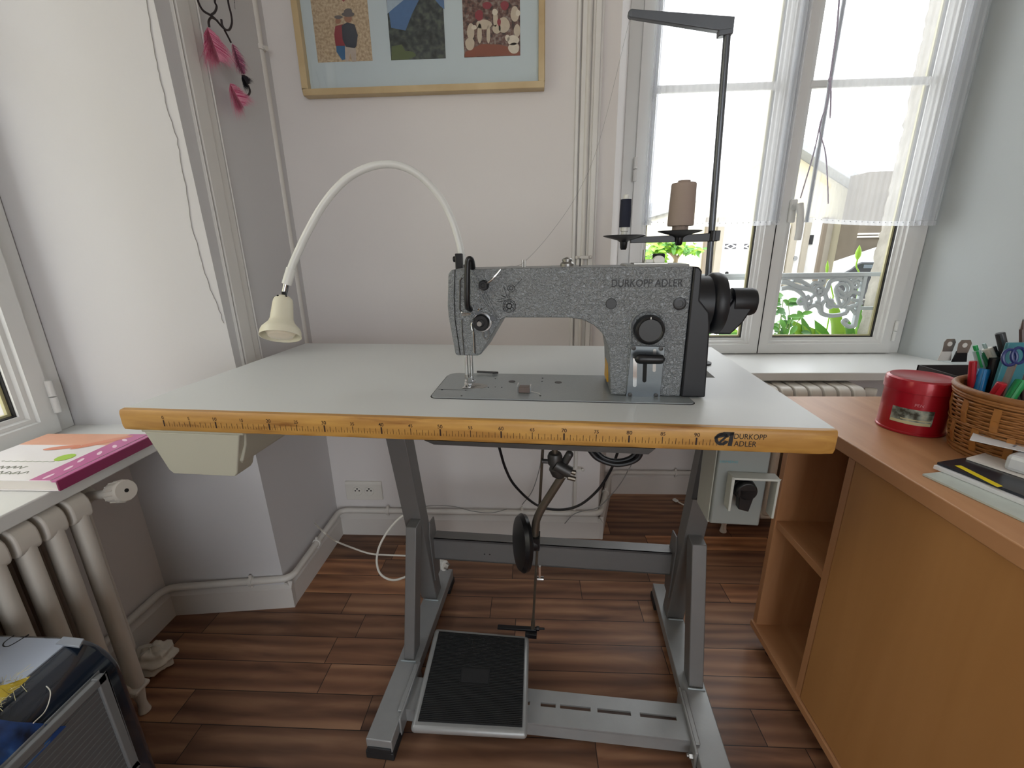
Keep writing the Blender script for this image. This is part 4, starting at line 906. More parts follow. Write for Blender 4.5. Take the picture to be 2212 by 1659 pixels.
for z_ in (zc, RY(1250, 1014, 0.76).z):
    mb = MB().box((a.x-0.009, 0.750, z_-0.005), (b.x+0.006, 0.775, z_+0.005)).sphere((a.x-0.017, 0.757, z_), 0.0055, 8).sphere((b.x+0.012, 0.757, z_), 0.0055, 8).cyl((a.x-0.017, 0.757, z_), (b.x+0.012, 0.757, z_), 0.003, 8)
    obj('pipe_clip', mb, M['pipe'], RP, bevel=0.001)
# wall outlet
a = RY(744, 1041, 0.765); b = RY(827, 1080, 0.765)
OT = thing('wall_outlet', (a.x, 0.775, b.z), 'white double wall outlet above the baseboard behind the left table leg', 'outlet')
mb = MB().box((a.x, 0.764, b.z), (b.x, 0.775, a.z-0.010)).prism([(a.x, 0.764, a.z-0.010), (a.x, 0.768, a.z), (a.x, 0.775, a.z), (a.x, 0.775, a.z-0.010)], (b.x-a.x, 0, 0)); obj('cover_plate', mb, M['outlet'], OT, bevel=0.0015)
for q in (772, 797.5):
    c_ = RY(q, 1061, 0.764); mb = MB().lathe([(0.0195, 0), (0.0195, 0.0022), (0.0180, 0.0022), (0.0168, 0.0004), (0.0001, 0.0004)], (c_.x, 0.764, c_.z), (0, -1, 0), 28, True, False); so = obj('socket', mb, M['outlet'], OT)
    mb = MB()
    for dx, dz in ((-0.0075, 0.002), (0.0075, 0.002)): mb.cyl((c_.x+dx, 0.7637, c_.z+dz), (c_.x+dx, 0.7630, c_.z+dz), 0.0030, 10)
    mb.cyl((c_.x, 0.7637, c_.z+0.010), (c_.x, 0.7630, c_.z+0.010), 0.0032, 10)
    obj('pin_hole', mb, M['hole'], so, kind='stuff')

# framed photographs
YP = 0.742
fl = RY(655, 207, YP); fr = RY(1176, 189, YP); fx0, fx1, fz0, fz1 = fl.x, fr.x, (fl.z+fr.z)/2, (fl.z+fr.z)/2+0.50
fw_ = 0.017
PF = thing('picture_frame', ((fx0+fx1)/2, 0.775, fz0), 'pale wooden picture frame with three travel photos on a grey-blue mount', 'picture')
mb = MB()
for (xa, xb, za, zb_) in ((fx0, fx1, fz0, fz0+fw_), (fx0, fx1, fz1-fw_, fz1), (fx0, fx0+fw_, fz0+fw_, fz1-fw_), (fx1-fw_, fx1, fz0+fw_, fz1-fw_)): mb.box((xa, YP, za), (xb, 0.774, zb_))
obj('frame', mb, M['framew'], PF, bevel=0.0015)
mb = MB().box((fx0+fw_, 0.762, fz0+fw_), (fx1-fw_, 0.768, fz1-fw_)); mt_ = obj('mount', mb, M['matb'], PF)
PB = 0.7612
def W2(qx, qy, lay=0): return RY(qx, qy, PB-0.00025*lay)
pics = [((687, 135), (805, 131)), ((845, 130), (963, 126)), ((1003, 124), (1124, 120))]
sand = bpy.data.materials.new('sandy_photo'); sand.use_nodes = True
def photo_mat(name, c1, c2, c3, scale):
    m_ = bpy.data.materials.new(name); m_.use_nodes = True; nt = m_.node_tree; b = nt.nodes['Principled BSDF']
    tc = _n(nt, 'ShaderNodeTexCoord'); nz = _n(nt, 'ShaderNodeTexNoise'); nz.inputs['Scale'].default_value = scale; nz.inputs['Detail'].default_value = 5
    cr_ = _n(nt, 'ShaderNodeValToRGB'); e_ = cr_.color_ramp.elements; e_[0].position = 0.36; e_[1].position = 0.66
    e_[0].color = srgb(c1); e_[1].color = srgb(c3); k = e_.new(0.5); k.color = srgb(c2)
    nt.links.new(tc.outputs['Object'], nz.inputs[0]); nt.links.new(nz.outputs['Fac'], cr_.inputs[0]); nt.links.new(cr_.outputs[0], b.inputs['Base Color']); b.inputs['Roughness'].default_value = 0.3
    return m_
pm = [photo_mat('sandy_photo_ground', '#a68d6f', '#bda486', '#cfbb9b', 150), photo_mat('rocky_photo_slope', '#23282a', '#3c4443', '#5b6258', 60), photo_mat('herd_photo_ground', '#3a2b28', '#6e4a40', '#8d8078', 110)]
pc_ = {k: mat('print_'+k, v, 0.35, var=0.12, vscale=120) for k, v in dict(blue='#54749e', sky='#aab9c6', red='#8f2f3b', jacket='#2c3140', jeans='#3c6a92', trousers='#b9a99c', skin='#9d6e55', hat='#5d5655', green='#5c6740', alpaca='#c9b8a2', alpaca2='#ddd0bd', earth='#8a4a33', dark='#2a2726').items()}
def blob(mb, cx, cy, rx, ry, lay, n=18, rot_=0):
    P = []
    for i in range(n):
        t = 2*math.pi*i/n; x = rx*math.cos(t)*(1+0.06*math.sin(3*t+cx)); y = ry*math.sin(t); c0, s0_ = math.cos(rot_), math.sin(rot_)
        P.append(W2(cx+x*c0-y*s0_, cy+x*s0_+y*c0, lay))
    mb.quad(*P)
def pq_(mb, pts, lay): mb.quad(*[W2(x, y, lay) for x, y in pts])
for i, ((ax_, ay_), (bx_, by_)) in enumerate(pics):
    A = W2(ax_, ay_); B_ = W2(bx_, by_); zz0 = (A.z+B_.z)/2
    mb = MB().box((A.x, PB, zz0), (B_.x, 0.7625, zz0+0.215)); ph = obj('photo', mb, pm[i], PF, smooth=None)
    if i == 0:
        for nm, parts in (('red', [[(724, 57), (740, 52), (746, 70), (745, 99), (725, 99), (722, 75)], [(738, 0), (746, 0), (742, 4)]]),
                          ('jeans', [[(726, 99), (745, 99), (747, 128), (739, 130), (727, 112)]]), ('jacket', [[(738, 55), (750, 48), (766, 53), (773, 76), (770, 100), (766, 104), (747, 101), (740, 85)]]),
                          ('trousers', [[(745, 101), (769, 104), (770, 133), (761, 134), (757, 115), (752, 133), (746, 132)]])):
            mb = MB()
            for s_ in parts: pq_(mb, s_, 1 if nm in ('red', 'jeans') else 2)
            obj('printed_figure', mb, pc_[nm], ph, smooth=None)
        mb = MB(); blob(mb, 752, 40, 8.5, 9, 3); blob(mb, 730, 45, 6, 7, 2); obj('printed_face', mb, pc_['skin'], ph, smooth=None)
        mb = MB(); blob(mb, 752, 31, 14, 5.5, 4); blob(mb, 752, 25, 9, 7, 5); blob(mb, 731, 37, 9, 4, 3); obj('printed_hat', mb, pc_['hat'], ph, smooth=None)
    if i == 1:
        mb = MB(); pq_(mb, [(836, 0), (905, 0), (890, 30), (876, 66), (845, 60)], 1); pq_(mb, [(940, 0), (959, 0), (960, 20), (950, 12)], 1); obj('printed_hills', mb, pc_['blue'], ph, smooth=None)
        mb = MB(); pq_(mb, [(835.5, 0), (872, 0), (850, 18), (836.5, 30)], 2); obj('printed_sky', mb, pc_['sky'], ph, smooth=None)
        mb = MB(); pq_(mb, [(846, 100), (868, 96), (885, 128.5), (845.5, 129.5)], 2); blob(mb, 880, 118, 18, 8, 2); obj('printed_meadow', mb, pc_['green'], ph, smooth=None)
    if i == 2:
        mb = MB(); pq_(mb, [(1005, 112), (1040, 95), (1080, 96), (1110, 105), (1123.5, 112), (1123.5, 119.5), (1003.5, 123)], 1); obj('printed_earth', mb, pc_['earth'], ph, smooth=None)
        mb = MB()
        for cx, cy, rx, ry, r in ((1045, 53, 17, 11, 0), (1036, 72, 5, 22, 0), (1055, 74, 4, 20, 0), (1073, 62, 9, 11, 0), (1088, 54, 13, 17, 0), (1070, 40, 5, 18, 0), (1017, 68, 8, 18, 0), (1015, 95, 10, 14, 0), (1112, 30, 9, 17, 0), (1117, 66, 7, 14, 0)): blob(mb, cx, cy, rx, ry, 2)
        obj('printed_alpacas', mb, pc_['alpaca'], ph, smooth=None, kind='stuff')
        mb = MB()
        for cx, cy, rx, ry in ((1024, 59, 6, 5), (1069, 26, 6, 7), (1108, 87, 13, 11), (1110, 104, 12, 12), (1119, 28, 5, 7), (1096, 82, 5, 7)): blob(mb, cx, cy, rx, ry, 3)
        obj('printed_heads', mb, pc_['alpaca2'], ph, smooth=None, kind='stuff')
        mb = MB()
        for cx, cy, rx, ry in ((1035, 33, 9, 12), (1078, 48, 4, 8), (1090, 12, 9, 10), (1052, 12, 10, 8)): blob(mb, cx, cy, rx, ry, 3)
        obj('printed_red_cloth', mb, pc_['red'], ph, smooth=None)
gm = MB().quad((fx0+fw_, 0.7585, fz0+fw_), (fx1-fw_, 0.7585, fz0+fw_), (fx1-fw_, 0.7585, fz1-fw_), (fx0+fw_, 0.7585, fz1-fw_)); obj('picture_glass', gm, glass_mat('picture_glass', (0.93, 0.95, 0.96, 1), 0.10), PF, smooth=None)

# feathered dream catcher hanging against the left wall
XD = -0.085
def D_(x, y, o=0.0): return RX(x, y, XD+o)
DC = thing('dream_catcher', tuple(D_(500, 40)), 'black wire dream catcher with pink feathers hanging in the left corner', 'dream catcher')
mb = MB()
for pts in (((428, -60), (421, -30), (427, 0), (438, 22), (455, 33), (466, 42), (480, 58), (490, 65), (497, 62), (501, 48), (499, 30), (494, 10), (489, -25)),
            ((455, 33), (464, 26), (468, 14), (464, 2), (470, -20)), ((452, 58), (451, 46), (457, 38), (470, 45)), ((478, 42), (480, 54), (486, 64)), ((485, 65), (492, 78), (499, 92)), ((536, 184), (540, 196), (537, 205), (529, 207))):
    mb = MB().tube(bez([D_(*p) for p in pts], 5), 0.0024, 6); obj('wire', mb, mat('burgundy_black_wire', '#1f1216', 0.5), DC)
fm = {k: mat('feather_'+k, v, 0.8, var=0.25, vscale=50) for k, v in dict(pink='#e396b0', deep='#c03d6c', mauve='#8f4a6c', black='#181621').items()}
def feather(x0, y0, x1, y1, wd, nbar, mats_, bend=0.3):
    a = D_(x0, y0); b = D_(x1, y1); ax_ = (b-a); L = ax_.length; ax_.normalize(); side = V((0, 1, 0)); side = (side-ax_*side.dot(ax_)).normalized(); out = ax_.cross(side)
    mb = MB()
    mb.m(0).tube([a, a.lerp(b, 0.5)+side*0.001, b], 0.0004, 4)
    for i in range(nbar):
        t = rnd.random(); w = wd*math.sin(math.pi*min(1, 0.15+t*0.85))*rnd.uniform(0.6, 1.1); s_ = rnd.choice((-1, 1)); p = a.lerp(b, t*0.85)
        o_ = out*rnd.uniform(-0.45, 0.45)
        q1 = p+side*s_*w*0.55+ax_*w*0.45+o_*w*0.6; q2 = p+side*s_*w*rnd.uniform(0.7, 1.0)+ax_*w*rnd.uniform(0.8, 1.3)+o_*w
        mb.m(0 if rnd.random() < 0.55+0.4*t else 1)
        wdt = ax_*0.00055
        mb._add([p-wdt, p+wdt, q1+wdt*0.7, q1-wdt*0.7], [(0, 1, 2, 3)]); mb._add([q1-wdt*0.7, q1+wdt*0.7, q2], [(0, 1, 2)])
    return obj('feather', mb, mats_, DC, smooth=None)
feather(448, 58, 480, 145, 0.050, 1500, [fm['pink'], fm['deep']])
feather(502, 94, 532, 172, 0.026, 700, [fm['mauve'], fm['pink']])
feather(497, 180, 530, 238, 0.042, 1000, [fm['pink'], fm['deep']])
feather(522, 162, 538, 186, 0.024, 700, [fm['black'], fm['black']])
feather(498, -60, 508, 20, 0.012, 160, [fm['black'], fm['mauve']])

# ================================================================== RADIATORS
def section(x0, x1, yc, pitch, zt_, zb_, foot=False):
    mb = MB(); w = pitch
    def hdr(z0, z1):
        P = []; r = 0.022
        r = 0.030
        for cx, cz, a0 in ((x1-r, z1-r, 0), (x0+r, z1-r, 90), (x0+r*0.5, z0+r*0.5, 180), (x1-r*0.5, z0+r*0.5, 270)):
            rr_ = r if cz > (z0+z1)/2 else r*0.5
            for k in range(5): t = R_(a0+90*k/4); P.append((cx+rr_*math.cos(t), yc-w*0.40, cz+rr_*math.sin(t)))
        mb.prism(P, (0, w*0.80, 0))
    hdr(zt_-0.062, zt_); hdr(zb_, zb_+0.05)
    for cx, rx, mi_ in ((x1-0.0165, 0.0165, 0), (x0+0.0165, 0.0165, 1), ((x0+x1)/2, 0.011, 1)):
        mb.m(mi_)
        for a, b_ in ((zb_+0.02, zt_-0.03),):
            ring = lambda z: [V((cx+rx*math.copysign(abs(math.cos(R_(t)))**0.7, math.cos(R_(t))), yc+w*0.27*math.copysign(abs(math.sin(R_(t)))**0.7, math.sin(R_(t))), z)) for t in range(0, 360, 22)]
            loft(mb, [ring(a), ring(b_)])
    mb.m(0)
    mb.cyl(((x0+x1)/2, yc-w*0.5, zt_-0.035), ((x0+x1)/2, yc+w*0.5, zt_-0.035), 0.024, 18).cyl(((x0+x1)/2, yc-w*0.5, zb_+0.028), ((x0+x1)/2, yc+w*0.5, zb_+0.028), 0.020, 18)
    if foot:
        for cx in (x0+0.018, x1-0.018):
            mb.lathe([(0.014, 0), (0.011, 0.012), (0.009, 0.03), (0.014, 0.07)], (cx, yc, 0.0), n=14)
    return mb
RL = thing('cast_iron_radiator', (-0.36, -0.15, 0), 'old white cast-iron radiator under the left window sill', 'radiator')
for i in range(9):
    obj('radiator_section', section(-0.435, -0.277, 0.056-0.050*i, 0.050, 0.597, 0.065, i in (0, 8)), [M['rad'], M['radinner']], RL, bevel=0.004, seg=3)
e = RX(268, 1061, -0.225); e = e+V((0.006, 0, 0.002))
mb = MB().tube([(-0.356, 0.080, 0.548), (-0.356, 0.115, 0.548)], 0.013, 16).sphere((-0.350, 0.122, 0.552), 0.023, 10).cyl((-0.356, 0.122, 0.548), (-0.356, 0.122, 0.12), 0.0085, 12); vb = obj('valve_body', mb, M['rad'], RL)
ax_ = (e-V((-0.356, 0.122, 0.548))).normalized(); mb = MB(); prof = [(0.0135, 0), (0.015, 0.004), (0.0215, 0.012), (0.0235, 0.045), (0.0215, 0.050), (0.0055, 0.0502)]
k0 = e-ax_*0.050
mb.lathe(prof, k0, ax_, 32)
u_ = ax_.orthogonal().normalized(); v_ = ax_.cross(u_)
for k in range(14):
    t = 2*math.pi*k/14; d_ = u_*math.cos(t)+v_*math.sin(t); mb.tube([k0+ax_*0.014+d_*0.0222, k0+ax_*0.044+d_*0.0236], 0.0016, 5)
mb.cyl((-0.356, 0.122, 0.548), k0, 0.0105, 14); kb = obj('valve_knob', mb, M['rad'], RL)
mb = MB().cyl(e+ax_*0.0001, e+ax_*0.0008, 0.0042, 14); obj('knob_hole', mb, M['hole'], kb)
TRr = Matrix.Translation((0, 0, 0)) @ Matrix.Rotation(R_(90), 4, 'Z')
RRd = thing('cast_iron_radiator', (1.6, 0.99, 0), 'white cast-iron radiator under the rear window sill, seen beyond the desk', 'radiator')
for i in range(9):
    # built along its own axis, turned to run along the rear wall
    Fr = Matrix.Translation((1.777-0.0485*i, 0, 0)) @ Matrix.Rotation(R_(-90), 4, 'Z')
    obj('radiator_section', section(-0.945, -0.795, 0, 0.0485, 0.590, 0.065, i in (0, 8)), [M['radR'], M['radinner']], RRd, frame=Fr, bevel=0.004, seg=3)
mb = MB().tube([(1.79, 0.87, 0.550), (1.845, 0.87, 0.550)], 0.013, 14).lathe([(0.013, 0), (0.021, 0.006), (0.022, 0.036), (0.018, 0.040)], (1.840, 0.875, 0.552), (0.8, -0.6, 0), 20).cyl((1.84, 0.87, 0.548), (1.84, 0.87, 0.12), 0.008, 10); obj('valve_body', mb, M['radR'], RRd)

# ================================================================== CURTAINS
def curtain(name, xa, xb, gl, gr, label, zb_l, zb_r, yc):
    C_ = thing(name, ((xa+xb)/2, yc, zb_l), label, 'curtain', 'sheer curtains on the rear window')
    xs = []; n = 150
    w = xb-xa
    cols = []
    for i in range(n+1):
        t = i/n
        # more cloth near the gathered sides
        s = t
        x = xa+w*s
        dl = max(0, 1-(x-xa)/gl); dr_ = max(0, 1-(xb-x)/gr)
        g = max(dl, dr_)
        amp = 0.0015+0.011*g
        ph = i*0.9
        cols.append((x+0.006*g*math.sin(i*2.1), yc+amp*math.sin(ph), t))
    def zbot(t): return zb_l*(1-t)+zb_r*t-0.006*math.sin(math.pi*t)
    P = [[V((x, y, zbot(t)+0.014+(2.26-zbot(t)-0.014)*k/6)) for k in range(7)] for x, y, t in cols]
    mb = MB().grid(P); obj('sheer_panel', mb, M['sheer'], C_, smooth=80)
    P = [[V((x, y-0.0008, zbot(t))), V((x, y-0.0008, zbot(t)+0.016))] for x, y, t in cols]
    mb = MB().grid(P); hm = obj('hem', mb, M['sheer2'], C_, smooth=80)
    for nm, a_, b_ in (('side_fold', xa-0.002, xa+gl*0.5), ('side_fold', xb-gr*0.55, xb+0.002)):
        mb = MB(); m_ = 36; P = [[V((a_+(b_-a_)*i/m_, yc+0.008+0.009*math.sin(i*1.7), 1.15+(2.26-1.15)*k/4)) for k in range(5)] for i in range(m_+1)]
        mb.grid(P); obj(nm, mb, M['sheer2' if 0 else 'sheer'], C_, smooth=80)
    mb = MB(); k = 0; x = xa+0.008
    while x < xb-0.004:
        t = (x-xa)/w; i = min(n, int(t*n)); z = zbot(t)+0.012; yy = cols[i][1]-0.0018
        mb.quad(*[(x+0.0017*math.cos(R_(a)), yy, z+0.0017*math.sin(R_(a))) for a in range(0, 360, 45)]); x += 0.0215
    obj('hem_eyelets', mb, M['dot'], hm, smooth=None, kind='stuff')
curtain('sheer_curtain', 1.078, 1.585, 0.05, 0.05, 'sheer white curtain on the left sash behind the thread cones', 1.150, 1.142, 1.132)
curtain('sheer_curtain', 1.688, 2.155, 0.014, 0.12, 'sheer white curtain on the right sash beside the window handle', 1.150, 1.130, 1.128)
RB = thing('curtain_cord', (1.75, 1.11, 1.2), 'thin lilac cord knotted and hanging in front of the right sash curtain', 'cord')
YR = 1.112
for pts, r in ((((1815, -30), (1808, 60), (1800, 120), (1793, 170)), [0.0028]*30), (((1793, 170), (1786, 225), (1773, 262), (1758, 330), (1729, 428)), [0.0022]*40),
               (((1793, 170), (1795, 205), (1793, 256)), [0.0026]*12+[0.0014]*8), (((1775, 258), (1771, 285), (1783, 330), (1788, 400), (1789, 440)), [0.0020]*40)):
    q = bez([RY(x, y, YR) for x, y in pts], 6); mb = MB().tube(q, (r*3)[:len(q)], 6); obj('cord', mb, M['ribbon'], RB)
mb = MB().sphere(RY(1793, 172, YR), 0.0065, 8, 1.3); obj('knot', mb, M['ribbon'], RB)

# ================================================================== DESK ON THE RIGHT
DX0, DX1, DY0, DY1, DZ = 1.252, 2.45, -1.05, 0.387, 0.70
DK = thing('desk', (1.8, -0.3, 0), 'beech veneer desk with open shelf compartment right of the sewing table', 'desk')
obj('desktop', MB().box((DX0, DY0, DZ-0.028), (DX1, DY1, DZ)), M['desk'], DK, bevel=0.002)
cx_ = 1.264
obj('bottom_panel', MB().box((cx_-0.006, DY0+0.05, 0.045), (1.62, 0.322, 0.063)), M['desk'], DK, bevel=0.001)
obj('side_panel', MB().box((cx_, 0.304, 0.063), (1.62, 0.322, DZ-0.028)), M['desk'], DK, bevel=0.001)
obj('divider_panel', MB().box((cx_, 0.098, 0.063), (1.62, 0.116, DZ-0.028)), M['desk'], DK, bevel=0.001)
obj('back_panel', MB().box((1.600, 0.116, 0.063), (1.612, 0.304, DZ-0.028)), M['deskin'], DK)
obj('shelf', MB().box((cx_+0.004, 0.116, 0.376), (1.600, 0.304, 0.394)), M['desk'], DK, bevel=0.001)
obj('front_panel', MB().box((cx_-0.001, DY0+0.05, 0.066), (cx_+0.016, 0.0955, DZ-0.032)), M['deskv'], DK, bevel=0.001)
obj('far_side_panel', MB().box((2.42, DY0+0.05, 0.0), (2.44, 0.34, DZ-0.028)), M['desk'], DK)
for x, y in ((1.30, 0.27), (1.30, -0.6), (1.58, 0.27)):
    obj('desk_foot', MB().cyl((x, y, 0), (x, y, 0.046), 0.018, 20), M['blkpl'], DK)
mb = MB().cyl((1.598, 0.21, 0.13), (1.601, 0.21, 0.13), 0.006, 14); obj('screw_cap', mb, M['deskd'], DK)

# red tin
tc_ = V((1.423, 0.186, DZ))
TN = thing('red_tin', tuple(tc_), 'round red metal tin with lid and small landscape label on the desk', 'tin')
rt = 0.0545
mb = MB().lathe([(rt-0.001, 0.0), (rt+0.0008, 0.001), (rt+0.0008, 0.004), (rt-0.0006, 0.0055), (rt-0.0006, 0.088), (rt-0.0006, 0.090)], tc_, n=64); obj('tin_body', mb, M['red'], TN)
mb = MB().lathe([(rt+0.0010, 0.084), (rt+0.0022, 0.0845), (rt+0.0022, 0.101), (rt+0.0006, 0.107), (rt-0.004, 0.1095), (rt-0.007, 0.1090), (rt-0.010, 0.1075), (0.001, 0.1082)], tc_, n=64); obj('tin_lid', mb, M['red'], TN)
lm = photo_mat('landscape_label', '#3b3a30', '#8f988e', '#c3c4ae', 55)
va = math.atan2(_C.y-tc_.y, _C.x-tc_.x)
def cyl_patch(mb, a0, a1, z0, z1, r, n=16):
    mb.grid([[V((tc_.x+r*math.cos(a0+(a1-a0)*i/n), tc_.y+r*math.sin(a0+(a1-a0)*i/n), tc_.z+z)) for z in (z0, z1)] for i in range(n+1)])
mb = MB(); cyl_patch(mb, va-0.62, va+0.60, 0.022, 0.053, rt-0.0002); lb = obj('tin_label', mb, lm, TN, smooth=60)
mb = MB(); cyl_patch(mb, va-0.60, va+0.56, 0.0225, 0.028, rt+0.0000); cyl_patch(mb, va-0.30, va+0.56, 0.031, 0.033, rt+0.0001); obj('label_bands', mb, mat('label_cream', '#c9c39a', 0.5), lb, smooth=60)
mb = MB(); P_ = V((tc_.x, tc_.y, 0))+V((math.cos(va+0.12), math.sin(va+0.12), 0))*(rt+0.0003)
tdir = V((-math.sin(va+0.12), math.cos(va+0.12), 0)); mb.text('PEN', (P_.x, P_.y, tc_.z+0.060), tdir if tdir.dot(_rr) > 0 else -tdir, (0, 0, 1), 0.0055, align='C', depth=0.0004); obj('tin_lettering', mb, mat('faded_pink_ink', '#d98a94', 0.5), TN, smooth=None)

# wicker basket of pens
bc_ = V((1.503, 0.056, DZ))
BK = thing('pen_basket', tuple(bc_), 'round brown wicker basket crammed with pens on the desk', 'basket')
rb0, rb1, hb_ = 0.086, 0.101, 0.116
def rb(h): return rb0+(rb1-rb0)*(h/hb_)**0.8
mb = MB().lathe([(rb(0)-0.004, 0.001), (rb(0.05)-0.004, 0.05), (rb(hb_)-0.005, hb_-0.004)], bc_, n=48, cap1=False); wall_ = obj('basket_wall', mb, M['wick2'], BK, smooth=60)
mb = MB(); NS = 26
for k in range(22):
    h = 0.016+k*0.0039; pts = []
    for i in range(NS*4):
        a = 2*math.pi*i/(NS*4); w = math.cos(NS*a/2+(math.pi if k % 2 else 0)); pts.append(bc_+V((math.cos(a)*(rb(h)+0.0020*w), math.sin(a)*(rb(h)+0.0020*w), h)))
    mb.tube(pts, 0.0018, 5, closed=True)
obj('woven_reeds', mb, M['wick'], BK, smooth=60, kind='stuff')
mb = MB()
for i in range(NS):
    a = 2*math.pi*(i+0.5)/NS
    for hs in (((0.014, 0.056) if i % 2 else (0.058, 0.100)),):
        c0 = bc_+V((math.cos(a)*(rb(hs[0])+0.0012), math.sin(a)*(rb(hs[0])+0.0012), hs[0])); c1_ = bc_+V((math.cos(a)*(rb(hs[1])+0.0012), math.sin(a)*(rb(hs[1])+0.0012), hs[1])); mid = (c0+c1_)/2+V((math.cos(a), math.sin(a), 0))*0.0025
        mb.bar(c0, mid, 0.0024, 0.010, up=(-math.sin(a), math.cos(a), 0)); mb.bar(mid, c1_, 0.0024, 0.010, up=(-math.sin(a), math.cos(a), 0))
obj('flat_stakes', mb, mat('wicker_stake', '#a06a34', 0.4, var=0.25, vscale=80), BK, kind='stuff')
mb = MB()
for h, r, rr_ in ((0.003, 0.0, 0.0035), (0.010, 0.001, 0.0035), (0.057, 0.0035, 0.0014), (0.104, 0.001, 0.0024), (0.1085, 0.0015, 0.0028)):
    mb.tube([bc_+V((math.cos(2*math.pi*i/60)*(rb(h)+r), math.sin(2*math.pi*i/60)*(rb(h)+r), h)) for i in range(60)], rr_, 8, closed=True)
obj('binding_rings', mb, M['wick'], BK, smooth=60)
mb = MB(); mb.tube([bc_+V((math.cos(2*math.pi*i/64)*(rb(hb_)-0.0005), math.sin(2*math.pi*i/64)*(rb(hb_)-0.0005), hb_)) for i in range(64)], 0.0058, 10, closed=True); rim = obj('basket_rim', mb, M['wick2'], BK, smooth=60)
def pen(name, tip, low, Yp, r, m_, label, kind_='pen', capm=None, capl=0.3, tipcone=0.012, cat='pen', lead=None):
    zr = DZ+hb_+0.002         # the pen leans out through this point of the basket mouth
    c = RZ(low[0], low[1], zr)
    h = V((c.x-bc_.x, c.y-bc_.y, 0)); lim = rb1-0.009-r
    if h.length > lim: h = h*(lim/h.length)
    c = V((bc_.x+h.x, bc_.y+h.y, zr))
    a = RY(tip[0], tip[1], c.y+0.002)
    if a.z < zr+0.012: a = c+V((0.004, -0.004, 0.012))
    d = (c-a).normalized(); k = (zr-DZ-0.016)/max(0.2, -d.z); e = c+d*k
    g = V((e.x-bc_.x, e.y-bc_.y, 0)); lim = rb0-0.010-r
    if g.length > lim: g = g*(lim/g.length)
    e = V((bc_.x+g.x, bc_.y+g.y, e.z))
    d = (e-a); L = d.length; d.normalize()
    t = thing(name, tuple(e), label, cat, 'pens standing in the wicker basket')
    if kind_ == 'pencil':
        mb = MB().tube([a+d*0.018, e], r, 6); obj('barrel', mb, m_, t, smooth=None)
        mb = MB().tube([a+d*0.004, a+d*0.018], [r*0.28, r], 8); obj('sharpened_tip', mb, mat('cut_wood', '#c8a983', 0.6) if lead is None else m_, t)
        mb = MB().tube([a, a+d*0.0042], [0.0003, r*0.30], 8); obj('lead', mb, M['iron'], t)
    elif kind_ == 'click':
        mb = MB().tube([a+d*0.010, a+d*0.012, e-d*0.012, e], [r*0.8, r, r, r*0.4], 14); obj('barrel', mb, m_, t)
        mb = MB().tube([a, a+d*0.0015, a+d*0.010], [r*0.5, r*0.6, r*0.6], 12); obj('push_button', mb, capm or m_, t)
        s_ = d.cross(V((0.6, -0.8, 0))).normalized(); n_ = (V((-0.6, -0.8, 0))-d*V((-0.6, -0.8, 0)).dot(d)).normalized()
        mb = MB().bar(a+d*0.010+n_*(r+0.0015), a+d*0.042+n_*(r+0.0015), 0.0035, 0.0012, up=n_); obj('clip', mb, capm or m_, t)
    else:
        mb = MB().tube([a+d*(L*capl), e], [r*0.92, r*0.92], 14); obj('barrel', mb, m_, t)
        mb = MB().tube([a, a+d*0.001, a+d*(L*capl)], [r*0.85, r, r], 14); obj('cap', mb, capm or m_, t)
        n_ = (V((-0.6, -0.8, 0))-d*V((-0.6, -0.8, 0)).dot(d)).normalized(); mb = MB().bar(a+d*0.003+n_*(r+0.001), a+d*(L*capl*0.8)+n_*(r+0.0014), 0.003, 0.0012, up=n_); obj('clip', mb, capm or m_, t)
    return t
pm_ = {k: mat('pen_'+k, v, 0.3, var=0.05) for k, v in dict(wood='#54423f', grey='#3a3d40', green='#1f9a55', clear='#a9c2c4', red='#b31f2e', blue='#1f7fc0', dgreen='#1c6f47', black='#15161a', pink='#d2455a', navy='#22306a', magenta='#7a2552', white='#cfcdc6', teal='#3b7f8c', cyan='#4fa6cf').items()}
pen('drawing_pencil', (2210, 689), (2147, 768), 0.075, 0.0052, pm_['wood'], 'dark wooden drawing pencil, the tallest thing in the basket, point up', 'pencil', cat='pencil', lead=1)
pen('marker', (2160, 719), (2127, 790), 0.085, 0.0068, pm_['grey'], 'dark grey flat-ended marker leaning right, left of the tall drawing pencil', 'cap', pm_['grey'], 0.45)
pen('ballpoint_pen', (2106, 746), (2080, 806), 0.060, 0.0060, pm_['clear'], 'pale clear ballpoint pen with bright green button at basket left edge', 'click', pm_['green'])
pen('felt_pen', (2102, 780), (2086, 818), 0.040, 0.0056, pm_['red'], 'red felt pen standing at the left rim of the basket', 'cap', pm_['red'], 0.5)
pen('short_pencil', (2107, 787), (2096, 816), 0.030, 0.0042, mat('natural_wood', '#c3a37e', 0.6), 'short pale wooden pencil in front of the red felt pen', 'pencil', cat='pencil')
pen('highlighter', (2117, 762), (2108, 800), 0.055, 0.0062, pm_['dgreen'], 'dark green capped pen just right of the red felt pen', 'cap', pm_['dgreen'], 0.5)
pen('highlighter', (2127, 797), (2116, 822), 0.022, 0.0085, pm_['blue'], 'thick bright blue capped pen at the front rim of the basket', 'cap', pm_['blue'], 0.5)
pen('marker', (2152, 772), (2140, 822), 0.045, 0.0095, pm_['black'], 'thick black marker in the middle of the basket', 'cap', pm_['black'], 0.5)
pen('ballpoint_pen', (2196, 775), (2172, 806), 0.050, 0.0050, pm_['pink'], 'pink-red ballpoint pen leaning to the right over the basket', 'click', pm_['pink'])
pen('ballpoint_pen', (2208, 758), (2185, 792), 0.080, 0.0050, pm_['cyan'], 'light blue ballpoint pen at the right back of the basket', 'click', pm_['cyan'])
